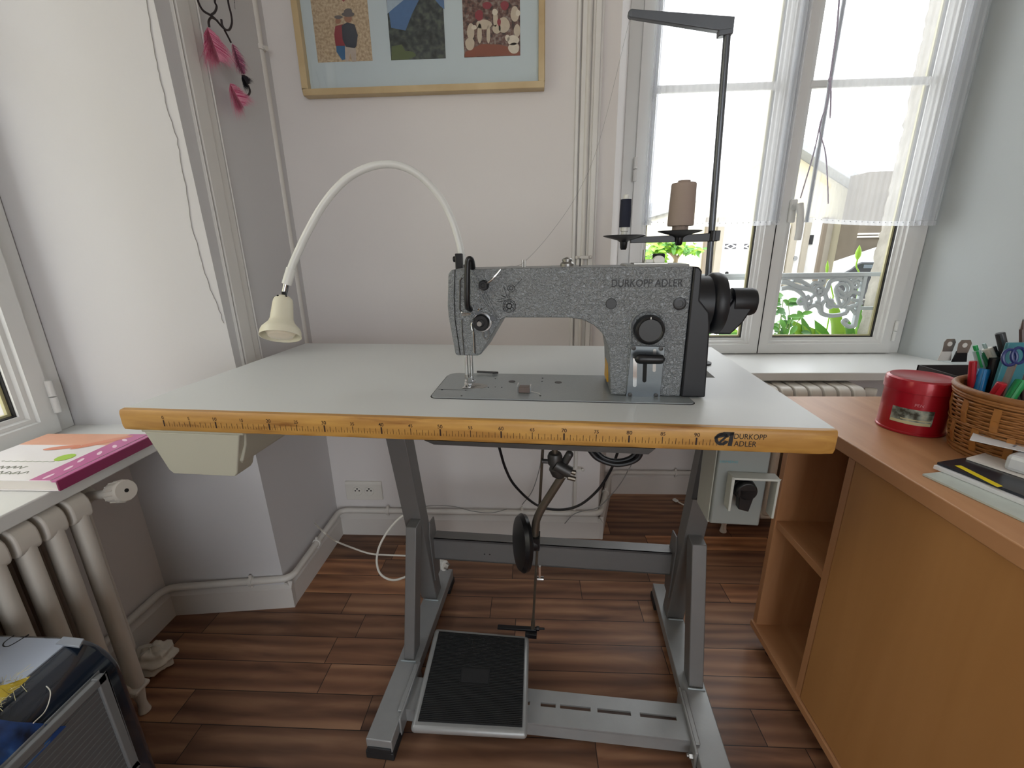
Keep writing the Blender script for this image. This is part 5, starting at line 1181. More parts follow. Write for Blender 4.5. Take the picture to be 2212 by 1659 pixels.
pen('marker', (2143, 826), (2150, 840), 0.004, 0.0070, pm_['red'], 'short dark red capped pen lying low behind the basket rim', 'cap', pm_['red'], 0.4)
pen('marker', (2207, 822), (2190, 840), 0.012, 0.0080, pm_['green'], 'green capped pen lying low at the right rim of the basket', 'cap', pm_['green'], 0.5)
pen('marker', (2196, 800), (2168, 826), 0.028, 0.0105, pm_['magenta'], 'thick dark magenta wrapped marker across the front of the basket', 'cap', pm_['magenta'], 0.6)
pen('marker', (2132, 752), (2124, 800), 0.095, 0.0075, pm_['white'], 'white capped marker at the back left of the basket', 'cap', pm_['white'], 0.5)
pen('ballpoint_pen', (2148, 748), (2134, 800), 0.09, 0.0045, pm_['black'], 'thin black ballpoint pen behind the thick black marker', 'click', pm_['black'])
pen('ballpoint_pen', (2168, 776), (2158, 812), 0.09, 0.0050, pm_['navy'], 'dark blue ballpoint pen beside the thick black marker', 'click', pm_['navy'])
pen('felt_pen', (2183, 790), (2164, 822), 0.09, 0.0055, pm_['magenta'], 'dark pink felt pen leaning right above the basket rim', 'cap', pm_['pink'], 0.4)
pen('felt_pen', (2204, 790), (2184, 826), 0.09, 0.0058, pm_['dgreen'], 'dark green felt pen at the right side of the basket', 'cap', pm_['dgreen'], 0.4)
pen('ballpoint_pen', (2125, 742), (2112, 800), 0.09, 0.0048, pm_['white'], 'white ballpoint pen at the back between the green-tipped ones', 'click', pm_['clear'])
SCI = thing('scissors', tuple(RY(2180, 830, 0.07)), 'scissors with dark blue loop handles standing in the basket', 'scissors')
for q, rx in (((2181, 772), 0.011), ((2200, 768), 0.011)):
    c_ = RY(*q, 0.072); mb = MB().tube([(c_.x+rx*math.cos(R_(t)), 0.072+0.003*math.sin(R_(t)), c_.z+0.013*math.sin(R_(t))) for t in range(0, 360, 20)], 0.0026, 8, closed=True); obj('handle', mb, pm_['navy'], SCI)
c_ = RY(2184, 800, 0.072); mb = MB().bar((c_.x, 0.072, c_.z+0.012), (c_.x-0.01, 0.072, DZ+0.015), 0.010, 0.003); obj('blade', mb, M['chrome2'], SCI)
c_ = RY(2190, 745, 0.10); mb = MB().box((c_.x-0.012, 0.097, DZ+0.02), (c_.x+0.03, 0.103, c_.z+0.004))
obj('ruler', mb, pm_['teal'], None, label='flat teal plastic ruler standing behind the pens in the basket', cat='ruler', group='pens standing in the wicker basket', bevel=0.001)
# dark tray with clips
tx0, tx1, ty0, ty1 = 1.575, 1.80, 0.165, 0.378
TRY = thing('desk_tray', ((tx0+tx1)/2, (ty0+ty1)/2, DZ), 'dark brown open box tray at the back corner of the desk', 'tray')
mb = MB().box((tx0, ty0, DZ), (tx1, ty1, DZ+0.004))
for a, b_ in (((tx0, ty0), (tx0+0.004, ty1)), ((tx1-0.004, ty0), (tx1, ty1)), ((tx0, ty0), (tx1, ty0+0.004)), ((tx0, ty1-0.004), (tx1, ty1))): mb.box((a[0], a[1], DZ), (b_[0], b_[1], DZ+0.083))
obj('tray_body', mb, M['tray'], TRY)
mb = MB().box((tx0+0.02, ty0+0.02, DZ+0.004), (tx1-0.03, ty1-0.02, DZ+0.055))
obj('notepad', mb, mat('slate_paper', '#5a5f72', 0.6), None, label='slate blue pad of papers lying inside the dark desk tray', cat='notepad', bevel=0.003)
def bclip(name, q, Yp, m_, label, w=0.030):
    c_ = RY(q[0], q[1], Yp); t = thing(name, (c_.x, Yp, c_.z), label, 'binder clip', 'binder clips in the desk tray')
    base = V((c_.x, Yp, c_.z)); top_ = RY(q[0]-2, q[1]-34, Yp)
    mb = MB().prism([base+V((-w*0.5, 0, 0)), base+V((w*0.5, 0, 0)), base+V((w*0.36, 0, 0.026)), base+V((-w*0.36, 0, 0.026))], (0, 0.002, 0)); obj('body', mb, m_, t, bevel=0.0008)
    P = [(-0.36, 0.022), (-0.44, 0.044), (-0.30, 0.052), (0.30, 0.052), (0.44, 0.044), (0.36, 0.022)]
    mb = MB().prism([base+V((w*a, -0.0015, z)) for a, z in P], (0, 0.0012, 0)); lv = obj('lever', mb, M['chrome2'], t, bevel=0.0004)
    mb = MB().cyl(base+V((0, -0.0022, 0.040)), base+V((0, -0.0016, 0.040)), 0.0055, 16); obj('lever_hole', mb, M['whitepl'], lv)
bclip('binder_clip', (2040, 779), 0.355, M['whitepl'], 'silver and white binder clip standing up in the desk tray')
bclip('binder_clip', (2072, 782), 0.345, M['blkpl'], 'black binder clip with steel levers right of the silver clip', 0.034)
c_ = RY(2054, 797, 0.25); mb = MB().tube([(c_.x+0.016*math.cos(R_(t)), 0.25+0.016*math.sin(R_(t)), DZ+0.060) for t in range(0, 360, 20)], 0.0045, 8, closed=True)
obj('tape_ring', mb, pm_['navy'], None, label='small blue ring lying on the pad in the desk tray', cat='ring')
# papers at the near end of the desk
def sheet(name, px_pts, z, th, m_, label, cat, group=None, extra=None):
    P = [RZ(x, y, z) for x, y in px_pts]; mb = MB().prism([V((p.x, p.y, z)) for p in P], (0, 0, th))
    return obj(name, mb, m_, None, label=label, cat=cat, group=group, smooth=None)
g_ = 'papers stacked on the near corner of the desk'
def rectp(c0, ang, w, l):  # corner, angle of the long side, width, length
    a = R_(ang); d = V((math.cos(a), math.sin(a), 0)); n_ = V((-d.y, d.x, 0)); c0 = V(c0); return [c0, c0+d*l, c0+d*l+n_*w, c0+n_*w]
def slab(name, c0, ang, w, l, th, m_, label, cat, bev=0.0, parent=None):
    mb = MB().prism(rectp(c0, ang, w, l), (0, 0, th)); return obj(name, mb, m_, parent, label=label, cat=cat, group=g_ if parent is None else None, smooth=None, bevel=bev)
z = DZ+0.0004
s1 = slab('plastic_sleeve', (1.281, -0.020, z), -79, 0.21, 0.30, 0.003, M['papgreen'], 'pale green printed plastic sleeve at the bottom of the paper stack', 'sleeve')
s2 = slab('booklet', (1.312, -0.002, z+0.0034), -75, 0.21, 0.297, 0.006, M['paper'], 'white booklet lying under the navy one in the paper stack', 'booklet')
s3 = slab('booklet', (1.318, 0.000, z+0.0100), -74, 0.21, 0.297, 0.004, M['navypap'], 'navy booklet with a yellow band in the paper stack', 'booklet')
Q = [RZ(x, y, z+0.0146) for x, y in ((2062, 1005), (2076, 1005), (2167, 1050), (2155, 1052))]
mb = MB().quad(*[V((p.x, p.y, z+0.0143)) for p in Q]); obj('yellow_band', mb, M['yel'], s3, smooth=None, label='yellow band')
s4 = slab('plastic_sleeve', (1.372, 0.010, z+0.0144), -68, 0.21, 0.297, 0.003, M['paper2'], 'white sleeve with red and green print on the navy booklet', 'sleeve')
mb = MB()
for k in range(26):
    t = rnd.uniform(-0.5, 0.5)+0.3; p = V((1.405, -0.055, z+0.0176)); d_ = V((math.cos(-1.2+t), math.sin(-1.2+t), 0))*rnd.uniform(0.03, 0.07); n_ = V((-d_.y, d_.x, 0))*0.02; mb._add([p-n_, p+n_, p+d_], [(0, 1, 2)])
obj('pink_print', mb, M['pinkp'], s4, smooth=None)
s5 = slab('plastic_wallet', (1.388, -0.030, z+0.0180), -64, 0.20, 0.28, 0.026, M['bubble'], 'thick clear plastic wallet full of papers above the sleeves', 'wallet', 0.006)
s6 = slab('paper_sheet', (1.374, 0.016, z+0.0465), -48, 0.21, 0.297, 0.0008, M['paper'], 'loose white sheet with grey sketch lines on top of the paper stack', 'paper')
mb = MB()
for k in range(9):
    p = V((1.415+k*0.013, -0.010-k*0.011, z+0.0476)); mb._add([p, p+V((0.0018, -0.0018, 0)), p+V((0.022, 0.010, 0)), p+V((0.020, 0.012, 0))], [(0, 1, 2, 3)])
obj('sketch_lines', mb, mat('pencil_grey', '#8b8f9b', 0.7), s6, smooth=None)

# ================================================================== LEFT SIDE: BOOK, CASE, CLOTH
bx0, bx1, by0, by1, bz = -0.520, -0.256, 0.012, 0.232, ZS+0.0008
BO = thing('book', (-0.39, 0.12, bz), 'hardback book with pink spine and white cover lying on the left sill', 'book')
mb = MB().box((bx0+0.002, by0+0.003, bz+0.002), (bx1-0.004, by1-0.003, bz+0.021)); obj('pages', mb, M['paper2'], BO)
pinkm = mat('pink_cover', '#c2679c', 0.3, var=0.05); dpink = mat('deep_pink_spine', '#8e2f5b', 0.35, var=0.05)
mb = MB().box((bx0, by0, bz+0.021), (bx1-0.012, by1, bz+0.023)).box((bx0, by0, bz), (bx1, by1, bz+0.002)); cv = obj('cover', mb, mat('white_cover', '#e9e5e6', 0.28), BO, bevel=0.0005)
mb = MB().box((bx1-0.003, by0, bz), (bx1+0.0006, by1, bz+0.0215)); obj('spine', mb, dpink, BO, bevel=0.001, label='deep pink spine')
mb = MB().box((bx1-0.011, by0, bz+0.0190), (bx1-0.0005, by1, bz+0.0222)).box((bx1-0.055, by0+0.0002, bz+0.0225), (bx1-0.012, by1-0.0002, bz+0.0234)); obj('pink_strip', mb, pinkm, BO, bevel=0.0005)
mb = MB().box((bx0+0.0005, by1-0.062, bz+0.0228), (bx1-0.055, by1-0.001, bz+0.0233)); obj('printed_orange_block', mb, mat('orange_print', '#dfa68a', 0.3, var=0.12, vscale=25), cv)
mb = MB()
def flat(c, r1, r2, rot_, zz): mb.quad(*[(c[0]+r1*math.cos(R_(t))*math.cos(rot_)-r2*math.sin(R_(t))*math.sin(rot_), c[1]+r1*math.cos(R_(t))*math.sin(rot_)+r2*math.sin(R_(t))*math.cos(rot_), zz) for t in range(0, 360, 20)])
zc_ = bz+0.0236
flat((-0.335, 0.185), 0.055, 0.012, 0.75, zc_); flat((-0.40, 0.155), 0.035, 0.010, 0.3, zc_+0.0001); obj('printed_arm', mb, mat('peach_print', '#d98d72', 0.3, var=0.1), cv, smooth=None)
mb = MB(); flat((-0.342, 0.108), 0.017, 0.017, 0, zc_); obj('green_roundel', mb, mat('lime_green', '#a8cf4a', 0.3), cv, smooth=None)
mb = MB()
for k in range(6):
    x = -0.300+0.018*math.sin(k*2.2)*0.3; y = by0+0.015+k*0.034; flat((x+0.012, y), 0.004, 0.011, 0.2*k, bz+0.0237)
obj('spine_pattern', mb, mat('pale_pink_print', '#f0d3e2', 0.4), cv, smooth=None, kind='stuff')
mb = MB()
for k, (y, x0_, x1_) in enumerate(((0.088, -0.46, -0.345), (0.062, -0.47, -0.375), (0.040, -0.475, -0.345), (0.036, -0.45, -0.36))):
    q = [V((x0_+(x1_-x0_)*i/24, y+(0.006 if k in (1, 2) else 0.0012)*math.sin(i*1.9+k), zc_)) for i in range(25)]; mb.tube(q, 0.0006, 4)
obj('title_scribble', mb, mat('grey_green_ink', '#9fa394', 0.5), cv)

# navy case in the lower left corner
CS = thing('storage_case', (-0.30, -0.24, 0), 'navy blue rounded case with ribbed grey side panel in front of the left radiator', 'case')
navy = mat('navy_glossy_shell', '#1a2432', 0.16, var=0.1, vscale=8, coat=0.6)
cxr, cy1, czt = -0.042, -0.150, 0.462
CXL = -0.262
pt = [(CXL, 0.0), (cxr, 0.0), (cxr, czt-0.075)] + [(cxr-0.07+0.07*math.cos(R_(t)), czt-0.07+0.07*math.sin(R_(t))) for t in range(0, 91, 10)] + [(CXL, czt)]
mb = MB().prism([(x, cy1, z) for x, z in pt], (0, -0.45, 0)); cs = obj('case_shell', mb, navy, CS, bevel=0.012, seg=4)
mb = MB().box((CXL+0.006, cy1-0.44, czt-0.002), (cxr-0.060, cy1-0.010, czt+0.0015)); obj('sheen_plate', mb, mat('painted_lid_sheen', '#a6afbe', 0.28, 0.3, var=0.04, vscale=6), CS, bevel=0.001)  # pale plate paints the bright reflection onto the glossy lid
def onplane(q, X_): return RX(q[0], q[1], X_)
p1 = RX(222, 1452, cxr+0.006); p2 = RX(305, 1640, cxr+0.006)
py1, pz1, pz0 = p1.y, p1.z, p2.z
greyp = mat('grey_ribbed_plastic', '#58595a', 0.5, var=0.08, vscale=10); greyf = mat('grey_frame_plastic', '#6d6f70', 0.45)
mb = MB().box((cxr-0.002, cy1-0.43, pz0+0.012), (cxr+0.006, py1-0.012, pz1-0.012)); pl_ = obj('ribbed_panel', mb, greyp, CS)
mb = MB()
zr_ = pz1-0.022
while zr_ > pz0+0.016: mb.box((cxr+0.006, cy1-0.43, zr_-0.0012), (cxr+0.0070, py1-0.013, zr_)); zr_ -= 0.0105
obj('rib', mb, greyf, pl_, kind='stuff')
mb = MB().box((cxr-0.002, cy1-0.44, pz1-0.014), (cxr+0.011, py1, pz1)).box((cxr-0.002, cy1-0.44, pz0), (cxr+0.011, py1, pz0+0.014)).box((cxr-0.002, py1-0.014, pz0), (cxr+0.011, py1, pz1)); obj('panel_frame', mb, greyf, CS, bevel=0.002)
h0 = RZ(125, 1392, czt+0.0015); h1 = RZ(180, 1378, czt+0.0015)
mb = MB().prism([V((p.x, p.y, czt-0.001)) for p in (RZ(120, 1394, czt), RZ(138, 1377, czt), RZ(183, 1382, czt), RZ(172, 1400, czt))], (0, 0, 0.004)); obj('latch', mb, mat('case_latch_grey', '#8f959e', 0.3), CS, bevel=0.001)
mb = MB().tube(bez([RZ(x, y, czt+0.001) for x, y in ((62, 1371), (45, 1382), (20, 1396), (8, 1396), (10, 1388), (30, 1373))]), 0.0012, 5); obj('handle_recess', mb, M['hole'], CS)
# patterned cloth thrown over the near end
bm_ = photo_mat('blue_batik', '#0b1120', '#1c3f78', '#5f9ad2', 16)
mb = MB(); ng = 26; P = []
for i in range(ng+1):
    row = []
    for j in range(ng+1):
        u = i/ng; v = j/ng; y = cy1-0.44+(0.325+0.02*math.sin(v*7))*u; s = v*0.255
        xt = CXL+0.006+s
        if xt < cxr-0.07: x = xt; z_ = czt+0.004
        else:
            a = (xt-(cxr-0.07))/0.075
            if a < math.pi/2: x = cxr-0.07+0.077*math.sin(a); z_ = czt-0.07+0.077*math.cos(a)
            else: x = cxr+0.016; z_ = czt-0.07-(a-math.pi/2)*0.075
        n_ = 0.006*math.sin(u*17+v*9)+0.004*math.sin(v*31-u*6)
        row.append(V((x+max(0, n_)*0.8, y, z_+max(0.0, n_))))
    P.append(row)
mb.grid(P); obj('patterned_cloth', mb, bm_, None, smooth=70, label='dark blue batik cloth draped over the near end of the navy case', cat='cloth')
a = RZ(8, 1480, czt+0.02)
RBN = thing('ribbon_tuft', (a.x, a.y, czt+0.003), 'frayed yellow ribbon tuft lying on top of the navy case', 'ribbon')
ym = mat('yellow_ribbon', '#c9b23e', 0.5, var=0.25, vscale=60)
mb = MB()
for k in range(9):
    t = k*0.7; q = bez([V((a.x-0.03+0.012*math.sin(t), a.y-0.03+0.006*k, czt+0.004)), V((a.x-0.01, a.y-0.012+0.004*math.cos(t), czt+0.022+0.004*math.sin(t*2))), V((a.x+0.008, a.y+0.004*k-0.012, czt+0.006))], 5)
    mb.grid([[p-V((0, 0.004, 0)), p+V((0, 0.004, 0.002))] for p in q])
obj('ribbon', mb, ym, RBN, smooth=60)
mb = MB()
for k in range(60):
    p = V((a.x-0.005+rnd.uniform(-0.02, 0.02), a.y+rnd.uniform(-0.025, 0.025), czt+0.010)); mb.tube([p, p+V((rnd.uniform(-0.004, 0.018), rnd.uniform(-0.012, 0.012), rnd.uniform(-0.006, 0.012)))], 0.0003, 3)
obj('frayed_threads', mb, mat('pale_ribbon_thread', '#c8c08e', 0.7), RBN, kind='stuff')
mb = MB().tube(bez([RZ(84, 1476, czt-0.01), RZ(102, 1484, czt-0.012), V(RX(109, 1500, cxr+0.004)), V(RX(98, 1535, cxr+0.020)), V(RX(72, 1562, cxr+0.03))]), 0.0007, 5)
obj('loose_thread', mb, M['wcable'], None, label='white thread end hanging over the navy case edge', cat='thread')
# crumpled white cloth on the floor behind the radiator
mb = MB(); c0 = V((-0.362, 0.168, 0.0)); rws = []
for i in range(25):
    ph = math.pi*i/24; row = []
    for j in range(33):
        th = 2*math.pi*j/32; n_ = 1+0.10*math.sin(4*th+3*ph)+0.10*math.sin(9*ph-2*th)+0.04*math.sin(11*th)
        if j == 32: n_ = 1+0.10*math.sin(3*ph)+0.10*math.sin(9*ph)
        row.append(c0+V((0.048*n_*math.sin(ph)*math.cos(th), 0.042*n_*math.sin(ph)*math.sin(th), max(0.001, 0.035+0.034*n_*math.cos(ph)))))
    rws.append(row)
mb.grid(rws); obj('crumpled_cloth', mb, mat('off_white_cloth', '#cdc7bb', 0.85, bump=0.4, bscale=40), None, smooth=50, label='crumpled off-white cloth on the floor behind the left radiator foot', cat='cloth')

# ================================================================== CABLES
def cable(name, pts, r, m_, label, cat='cable', n=8, fr=RF):
    return obj(name, MB().tube(bez(pts, n), r, 8), m_, None, frame=fr, label=label, cat=cat)
yk = 0.37
WC = thing('white_power_cable', tuple(TF @ V((0.30, 0.5, 0.0))), 'white power cable with round plug looping beside the left table leg', 'cable')
mb = MB().tube(bez([RY(681, 1131, 0.60), RX(700, 1150, 0.0), RY(724, 1168, 0.56), RY(760, 1183, 0.52), RY(800, 1196, 0.50), RY(840, 1199, 0.49), RY(890, 1202, 0.49), RY(930, 1212, 0.49), RY(948, 1219, 0.48)]), 0.0028, 8); obj('cord', mb, M['wcable'], WC)
mb = MB().tube(bez([RY(892, 1106, 0.48), RY(866, 1117, 0.46), RY(838, 1147, 0.45), RY(819, 1182, 0.44), RY(814, 1215, 0.43), RY(823, 1241, 0.42), RY(848, 1253, 0.42), RY(876, 1246, 0.43), RY(900, 1232, 0.45)]), 0.0034, 8); obj('cord', mb, M['wcable'], WC)
pc0 = RY(945, 1216, 0.475); pc1 = RY(961, 1222, 0.455); ax_ = (pc1-pc0).normalized()
mb = MB().lathe([(0.006, -0.012), (0.012, 0.0), (0.0155, 0.006), (0.0160, (pc1-pc0).length), (0.0135, (pc1-pc0).length+0.001)], pc0, ax_, 24); pg = obj('plug', mb, M['whitepl'], WC)
u_ = ax_.orthogonal().normalized()
mb = MB()
for s_ in (-1, 1):
    mb = MB().cyl(pc1+u_*0.0075*s_, pc1+u_*0.0075*s_+ax_*0.018, 0.0022, 8); obj('plug_pin', mb, M['chrome2'], pg)
mb = MB().cyl(pc1+ax_*0.0008, pc1+ax_*0.0016, 0.0115, 20); obj('plug_face', mb, M['outlet'], pg)
cable('black_cable', [TY(1078, 965, 0.30), TY(1092, 1012, 0.34), TY(1113, 1050, 0.36), TY(1158, 1090, 0.38), TY(1205, 1101, 0.38), TY(1250, 1092, 0.37), TY(1290, 1060, 0.36), TY(1318, 1018, 0.34), TY(1337, 970, 0.31)], 0.0034, M['bcable'], 'thin black cable drooping in a wide loop under the tabletop', fr=TF)
BCL = thing('cable_coil', (0.79, 0.22, 0.7), 'thick black cable bundle looped close under the right part of tabletop', 'cable', frame=TF)
for k, pts in enumerate((((1270, 968), (1290, 990), (1325, 1003), (1355, 1001), (1378, 990), (1388, 970)), ((1279, 966), (1303, 988), (1330, 996), (1355, 992), (1370, 982), (1378, 968)))):
    mb = MB().tube(bez([TY(x, y, 0.22+0.01*k) for x, y in pts]), 0.0052, 10); obj('cable_strand', mb, M['bcable'], BCL, TF)
cable('grey_wire', [RY(1170, 975, 0.60), RY(1166, 1010, 0.70), RY(1150, 1060, 0.74), RY(1128, 1090, 0.745)], 0.0018, M['thread'], 'thin grey wire running down behind the knee lifter to the pipe clip', 'wire')
cable('grey_wire', [RY(1366, 1000, 0.80), RY(1340, 1045, 0.78), RY(1312, 1078, 0.745), RY(1290, 1097, 0.735), RY(1262, 1103, 0.735), RY(1238, 1112, 0.735), RY(1220, 1131, 0.73)], 0.0018, M['thread'], 'thin grey wire crossing the baseboard corner below the black cable coil', 'wire')
cable('grey_wire', [RY(905, 1096, 0.735), RY(935, 1092, 0.735), RY(980, 1094, 0.738), RY(1020, 1104, 0.738), RY(1060, 1108, 0.738), RY(1095, 1100, 0.738)], 0.0014, M['thread'], 'thin grey wire draped along the heating pipe right of the left leg', 'wire')
NC = thing('cable_end', tuple(RZ(1462, 1084, 0.006)), 'short white cable end with small connector on the floor under the rear window', 'cable')
mb = MB().tube(bez([RZ(1462, 1082, 0.006), RZ(1472, 1088, 0.006), RZ(1490, 1096, 0.006), RZ(1530, 1110, 0.006)]), 0.0028, 8); obj('cord', mb, M['wcable'], NC)
p = RZ(1455, 1078, 0.008); q = RZ(1463, 1083, 0.008); mb = MB().bar(p, q, 0.016, 0.008); obj('connector', mb, M['whitepl'], NC, bevel=0.002)

# ================================================================== OUTSIDE
HY = 9.0; GZ = RY(1753, 622, 9.0).z
M['street'] = mat('pale_street', '#d8d4cc', 0.85, var=0.05, vscale=2)
M['stucco'] = mat('cream_stucco', '#e3dcc0', 0.85, var=0.03, vscale=3)
M['quoin'] = mat('beige_pilaster', '#a39c8e', 0.85, var=0.08, vscale=4)
M['quoin2'] = mat('brown_pilaster', '#857a6b', 0.85, var=0.08, vscale=4)
M['stone'] = mat('rough_limestone', '#aaa59b', 0.95, var=0.34, vscale=16, bump=1.0, bscale=45)
M['rubble'] = mat('dark_rubble', '#5d5549', 0.95, var=0.35, vscale=3.5, bump=1.0, bscale=6)
M['roof'] = mat('slate_roof', '#9da0a2', 0.8, var=0.1)
M['ironw'] = mat('white_cast_iron', '#b9c0c2', 0.5, var=0.10, vscale=25, bump=0.2)
M['leaf'] = mat('leaf_green', '#5f9a3c', 0.5, var=0.25, vscale=20)
M['leaf2'] = mat('leaf_light_green', '#93c336', 0.45, var=0.15, vscale=12)
M['leaf3'] = mat('leaf_dark_green', '#4f7f46', 0.5, var=0.2, vscale=20)
for k in ('leaf', 'leaf2', 'leaf3'):
    b = M[k].node_tree.nodes['Principled BSDF']; b.inputs['Transmission Weight'].default_value = 0.0; b.inputs['Subsurface Weight'].default_value = 0.0
M['stem'] = mat('stem_green', '#7e9a4a', 0.6)
M['bark'] = mat('bark', '#8d7a62', 0.8, bump=0.5)
M['carp'] = mat('black_car_paint', '#23262b', 0.2, 0.2, coat=0.5)
struct('street_ground', MB().box((-9, 1.5, GZ-0.1), (16, 30, GZ)), M['street'])
struct('rear_ground', MB().box((-9, -20, GZ-0.5), (16, -3.2, GZ-0.4)), M['street'])
struct('side_ground', MB().box((-9, -6, GZ-0.1), (-1.0, 1.5, GZ)), M['street'])
# exterior stone jambs and ledge of the rear window
jr = 2.120
mb = MB(); rr2 = random.Random(3); P = []
for i in range(9):
    y = 1.236+(1.345-1.236)*i/8
    P.append([V((jr+rr2.uniform(-0.0035, 0.0035), y+(rr2.uniform(-0.004, 0.004) if i == 8 else 0), 0.58+1.75*k/110)) for k in range(111)])
mb.grid(P); mb.box((jr+0.004, 1.236, 0.4), (2.9, 1.344, 2.72)); struct('exterior_jamb_right', mb, M['stone'], smooth=60)
struct('exterior_ledge', MB().box((0.98, 1.237, 0.42), (2.3, 1.55, 0.60)), M['stone'])
# house across the street: verticals taken at eye level, stood on its own plane
HS = thing('house', (RY(1690, 545, HY).x, HY, GZ), 'cream rendered house with beige pilasters across the street', 'house')
def hx(q): return RY(q, 545, HY).x
e0 = RY(1515, 425, HY); ap = RY(1690, 318, HY); e1 = RY(1866, 440, HY)
mb = MB().prism([(hx(1395), HY, GZ), (hx(1860), HY, GZ), (hx(1860), HY, e1.z), (ap.x, HY, ap.z), (e0.x, HY, e0.z), (hx(1395), HY, e0.z-1.2)], (0, 6, 0)); obj('wall', mb, M['stucco'], HS)
for a_, b_ in (((ap.x, ap.z), (e1.x+0.35, e1.z-0.10)), ((ap.x, ap.z), (e0.x-0.35, e0.z-0.20))):
    mb = MB().prism([(a_[0], HY-0.35, a_[1]), (b_[0], HY-0.35, b_[1]), (b_[0], HY-0.35, b_[1]+0.16), (a_[0], HY-0.35, a_[1]+0.16)], (0, 6.6, 0)); obj('roof', mb, M['roof'], HS)
mb = MB().prism([(hx(1725), HY-0.36, RY(1725, 383, HY).z), (hx(1745), HY-0.36, RY(1745, 405, HY).z), (hx(1745), HY-0.36, RY(1745, 412, HY).z), (hx(1722), HY-0.36, RY(1722, 397, HY).z)], (0, 0.02, 0)); obj('roof_board', mb, mat('tan_board', '#b59a6e', 0.7), HS)
for a_, b_, k in ((1517, 1528, 'quoin2'), (1541, 1555, 'quoin'), (1699, 1711, 'quoin'), (1726, 1737, 'quoin'), (1763, 1771, 'quoin2'), (1771, 1783, 'quoin'), (1843, 1857, 'quoin')):
    obj('pilaster', MB().box((hx(a_), HY-0.10, GZ), (hx(b_), HY+0.01, RY(a_, 470, HY).z)), M[k], HS)
white = mat('white_door_paint', '#e6e6e4', 0.5)
gd = obj('garage_door', MB().box((hx(1556), HY-0.05, GZ), (hx(1696), HY+0.01, RY(1600, 488, HY).z)), white, HS)
for a_, b_ in ((1566.5, 1590), (1608, 1632)):
    A_ = RY(a_, 527, HY-0.06); B_ = RY(b_, 537.5, HY-0.06); cx = (A_.x+B_.x)/2; cz = (A_.z+B_.z)/2; w = (B_.x-A_.x)/2; h = (A_.z-B_.z)/2; y = HY-0.055
    mb = MB().quad((cx-w*0.5, y, cz), (cx, y, cz-h*0.75), (cx+w*0.5, y, cz), (cx, y, cz+h*0.75))
    for sx in (-1, 1):
        for sz in (-1, 1): mb.quad((cx+sx*w, y, cz+sz*h), (cx+sx*w*0.12, y, cz+sz*h), (cx+sx*w*0.95, y, cz+sz*h*0.22), (cx+sx*w, y, cz+sz*h*0.25))
    obj('vent', mb, mat('vent_grey', '#4c4c50', 0.6), gd, smooth=None)
obj('front_door', MB().box((hx(1711), HY-0.04, GZ), (hx(1726), HY+0.01, RY(1715, 480, HY).z)), white, HS)
fd = obj('front_door', MB().box((hx(1737), HY-0.04, GZ), (hx(1763), HY+0.01, RY(1750, 480, HY).z)), white, HS)
A_ = RY(1746, 508, HY-0.06); B_ = RY(1755, 528, HY-0.06); obj('door_window', MB().box((A_.x, HY-0.06, B_.z), (B_.x, HY-0.04, A_.z)), mat('dark_glass', '#3a3b3d', 0.2), fd)
p = RY(1716, 558, HY-0.06); obj('door_knob', MB().cyl((p.x, HY-0.10, p.z), (p.x, HY-0.04, p.z), 0.045, 14), mat('knob_grey', '#8d8f90', 0.4), fd)
p = RY(1570, 590, HY-0.06); obj('keyhole', MB().cyl((p.x, HY-0.07, p.z), (p.x, HY-0.04, p.z), 0.035, 10), M['hole'], gd)
# rubble wall and neighbour roof to the right
A_ = RY(1856, 488, 8.0); B_ = RY(1950, 500, 8.0); t_ = RY(1858, 488, 8.0).z
SWL = obj('stone_wall', MB().box((A_.x, 8.0, GZ), (B_.x+2.5, 8.5, t_+0.9)), M['rubble'], None, label='dark rubble stone wall beside the cream house across the street', cat='wall')
for q in (507, 513): z = RY(1880, q, 7.98).z; obj('pale_course', MB().box((A_.x, 7.96, z), (B_.x+2.5, 8.0, z+0.03)), mat('pale_course', '#c9c4b8', 0.8), SWL)
a_ = RY(1850, 566, 7.2); b_ = RY(1900, 545, 7.2)
mb = MB().prism([(a_.x-0.05, 7.2, GZ), (b_.x+1.5, 7.2, GZ), (b_.x+1.5, 7.2, b_.z+0.5), (a_.x-0.05, 7.2, a_.z)], (0, 0.5, 0)); obj('boundary_wall', mb, mat('white_render', '#e3e3df', 0.8), None, label='white sloping garden wall behind the black car', cat='wall')
c0_ = RY(1812, 590, 5.6); zr = RY(1850, 565, 5.6).z-c0_.z; zm = RY(1850, 580, 5.6).z-c0_.z; gz_ = GZ-c0_.z
FC = Matrix.Translation(c0_) @ Matrix.Rotation(R_(-36), 4, 'Z')     # the car stands at a slant to the window
CR = thing('car', (1.0, 0.8, gz_), 'black parked car beyond the balcony railing, mostly hidden by the stone jamb', 'car', frame=FC)
mb = MB().prism([(0.0, 0, gz_+0.15), (0, 0, zm-0.22), (0.05, 0, zm-0.05), (0.12, 0, zm), (0.17, 0, zr-0.03), (0.22, 0, zr), (2.4, 0, zr), (3.0, 0, zm-0.1), (4.1, 0, zm-0.2), (4.2, 0, gz_+0.15)], (0, 1.7, 0)); cb_ = obj('car_body', mb, M['carp'], CR, FC, bevel=0.02, seg=3)
mb = MB().box((0.25, -0.01, zm+0.01), (2.3, 0.01, zr-0.035)); obj('car_window', mb, mat('car_glass', '#545b62', 0.1), cb_, FC)
for wx in (0.85, 3.3): obj('wheel', MB().cyl((wx, -0.02, gz_+0.32), (wx, 0.20, gz_+0.32), 0.32, 28), M['blkrub'], CR, FC)
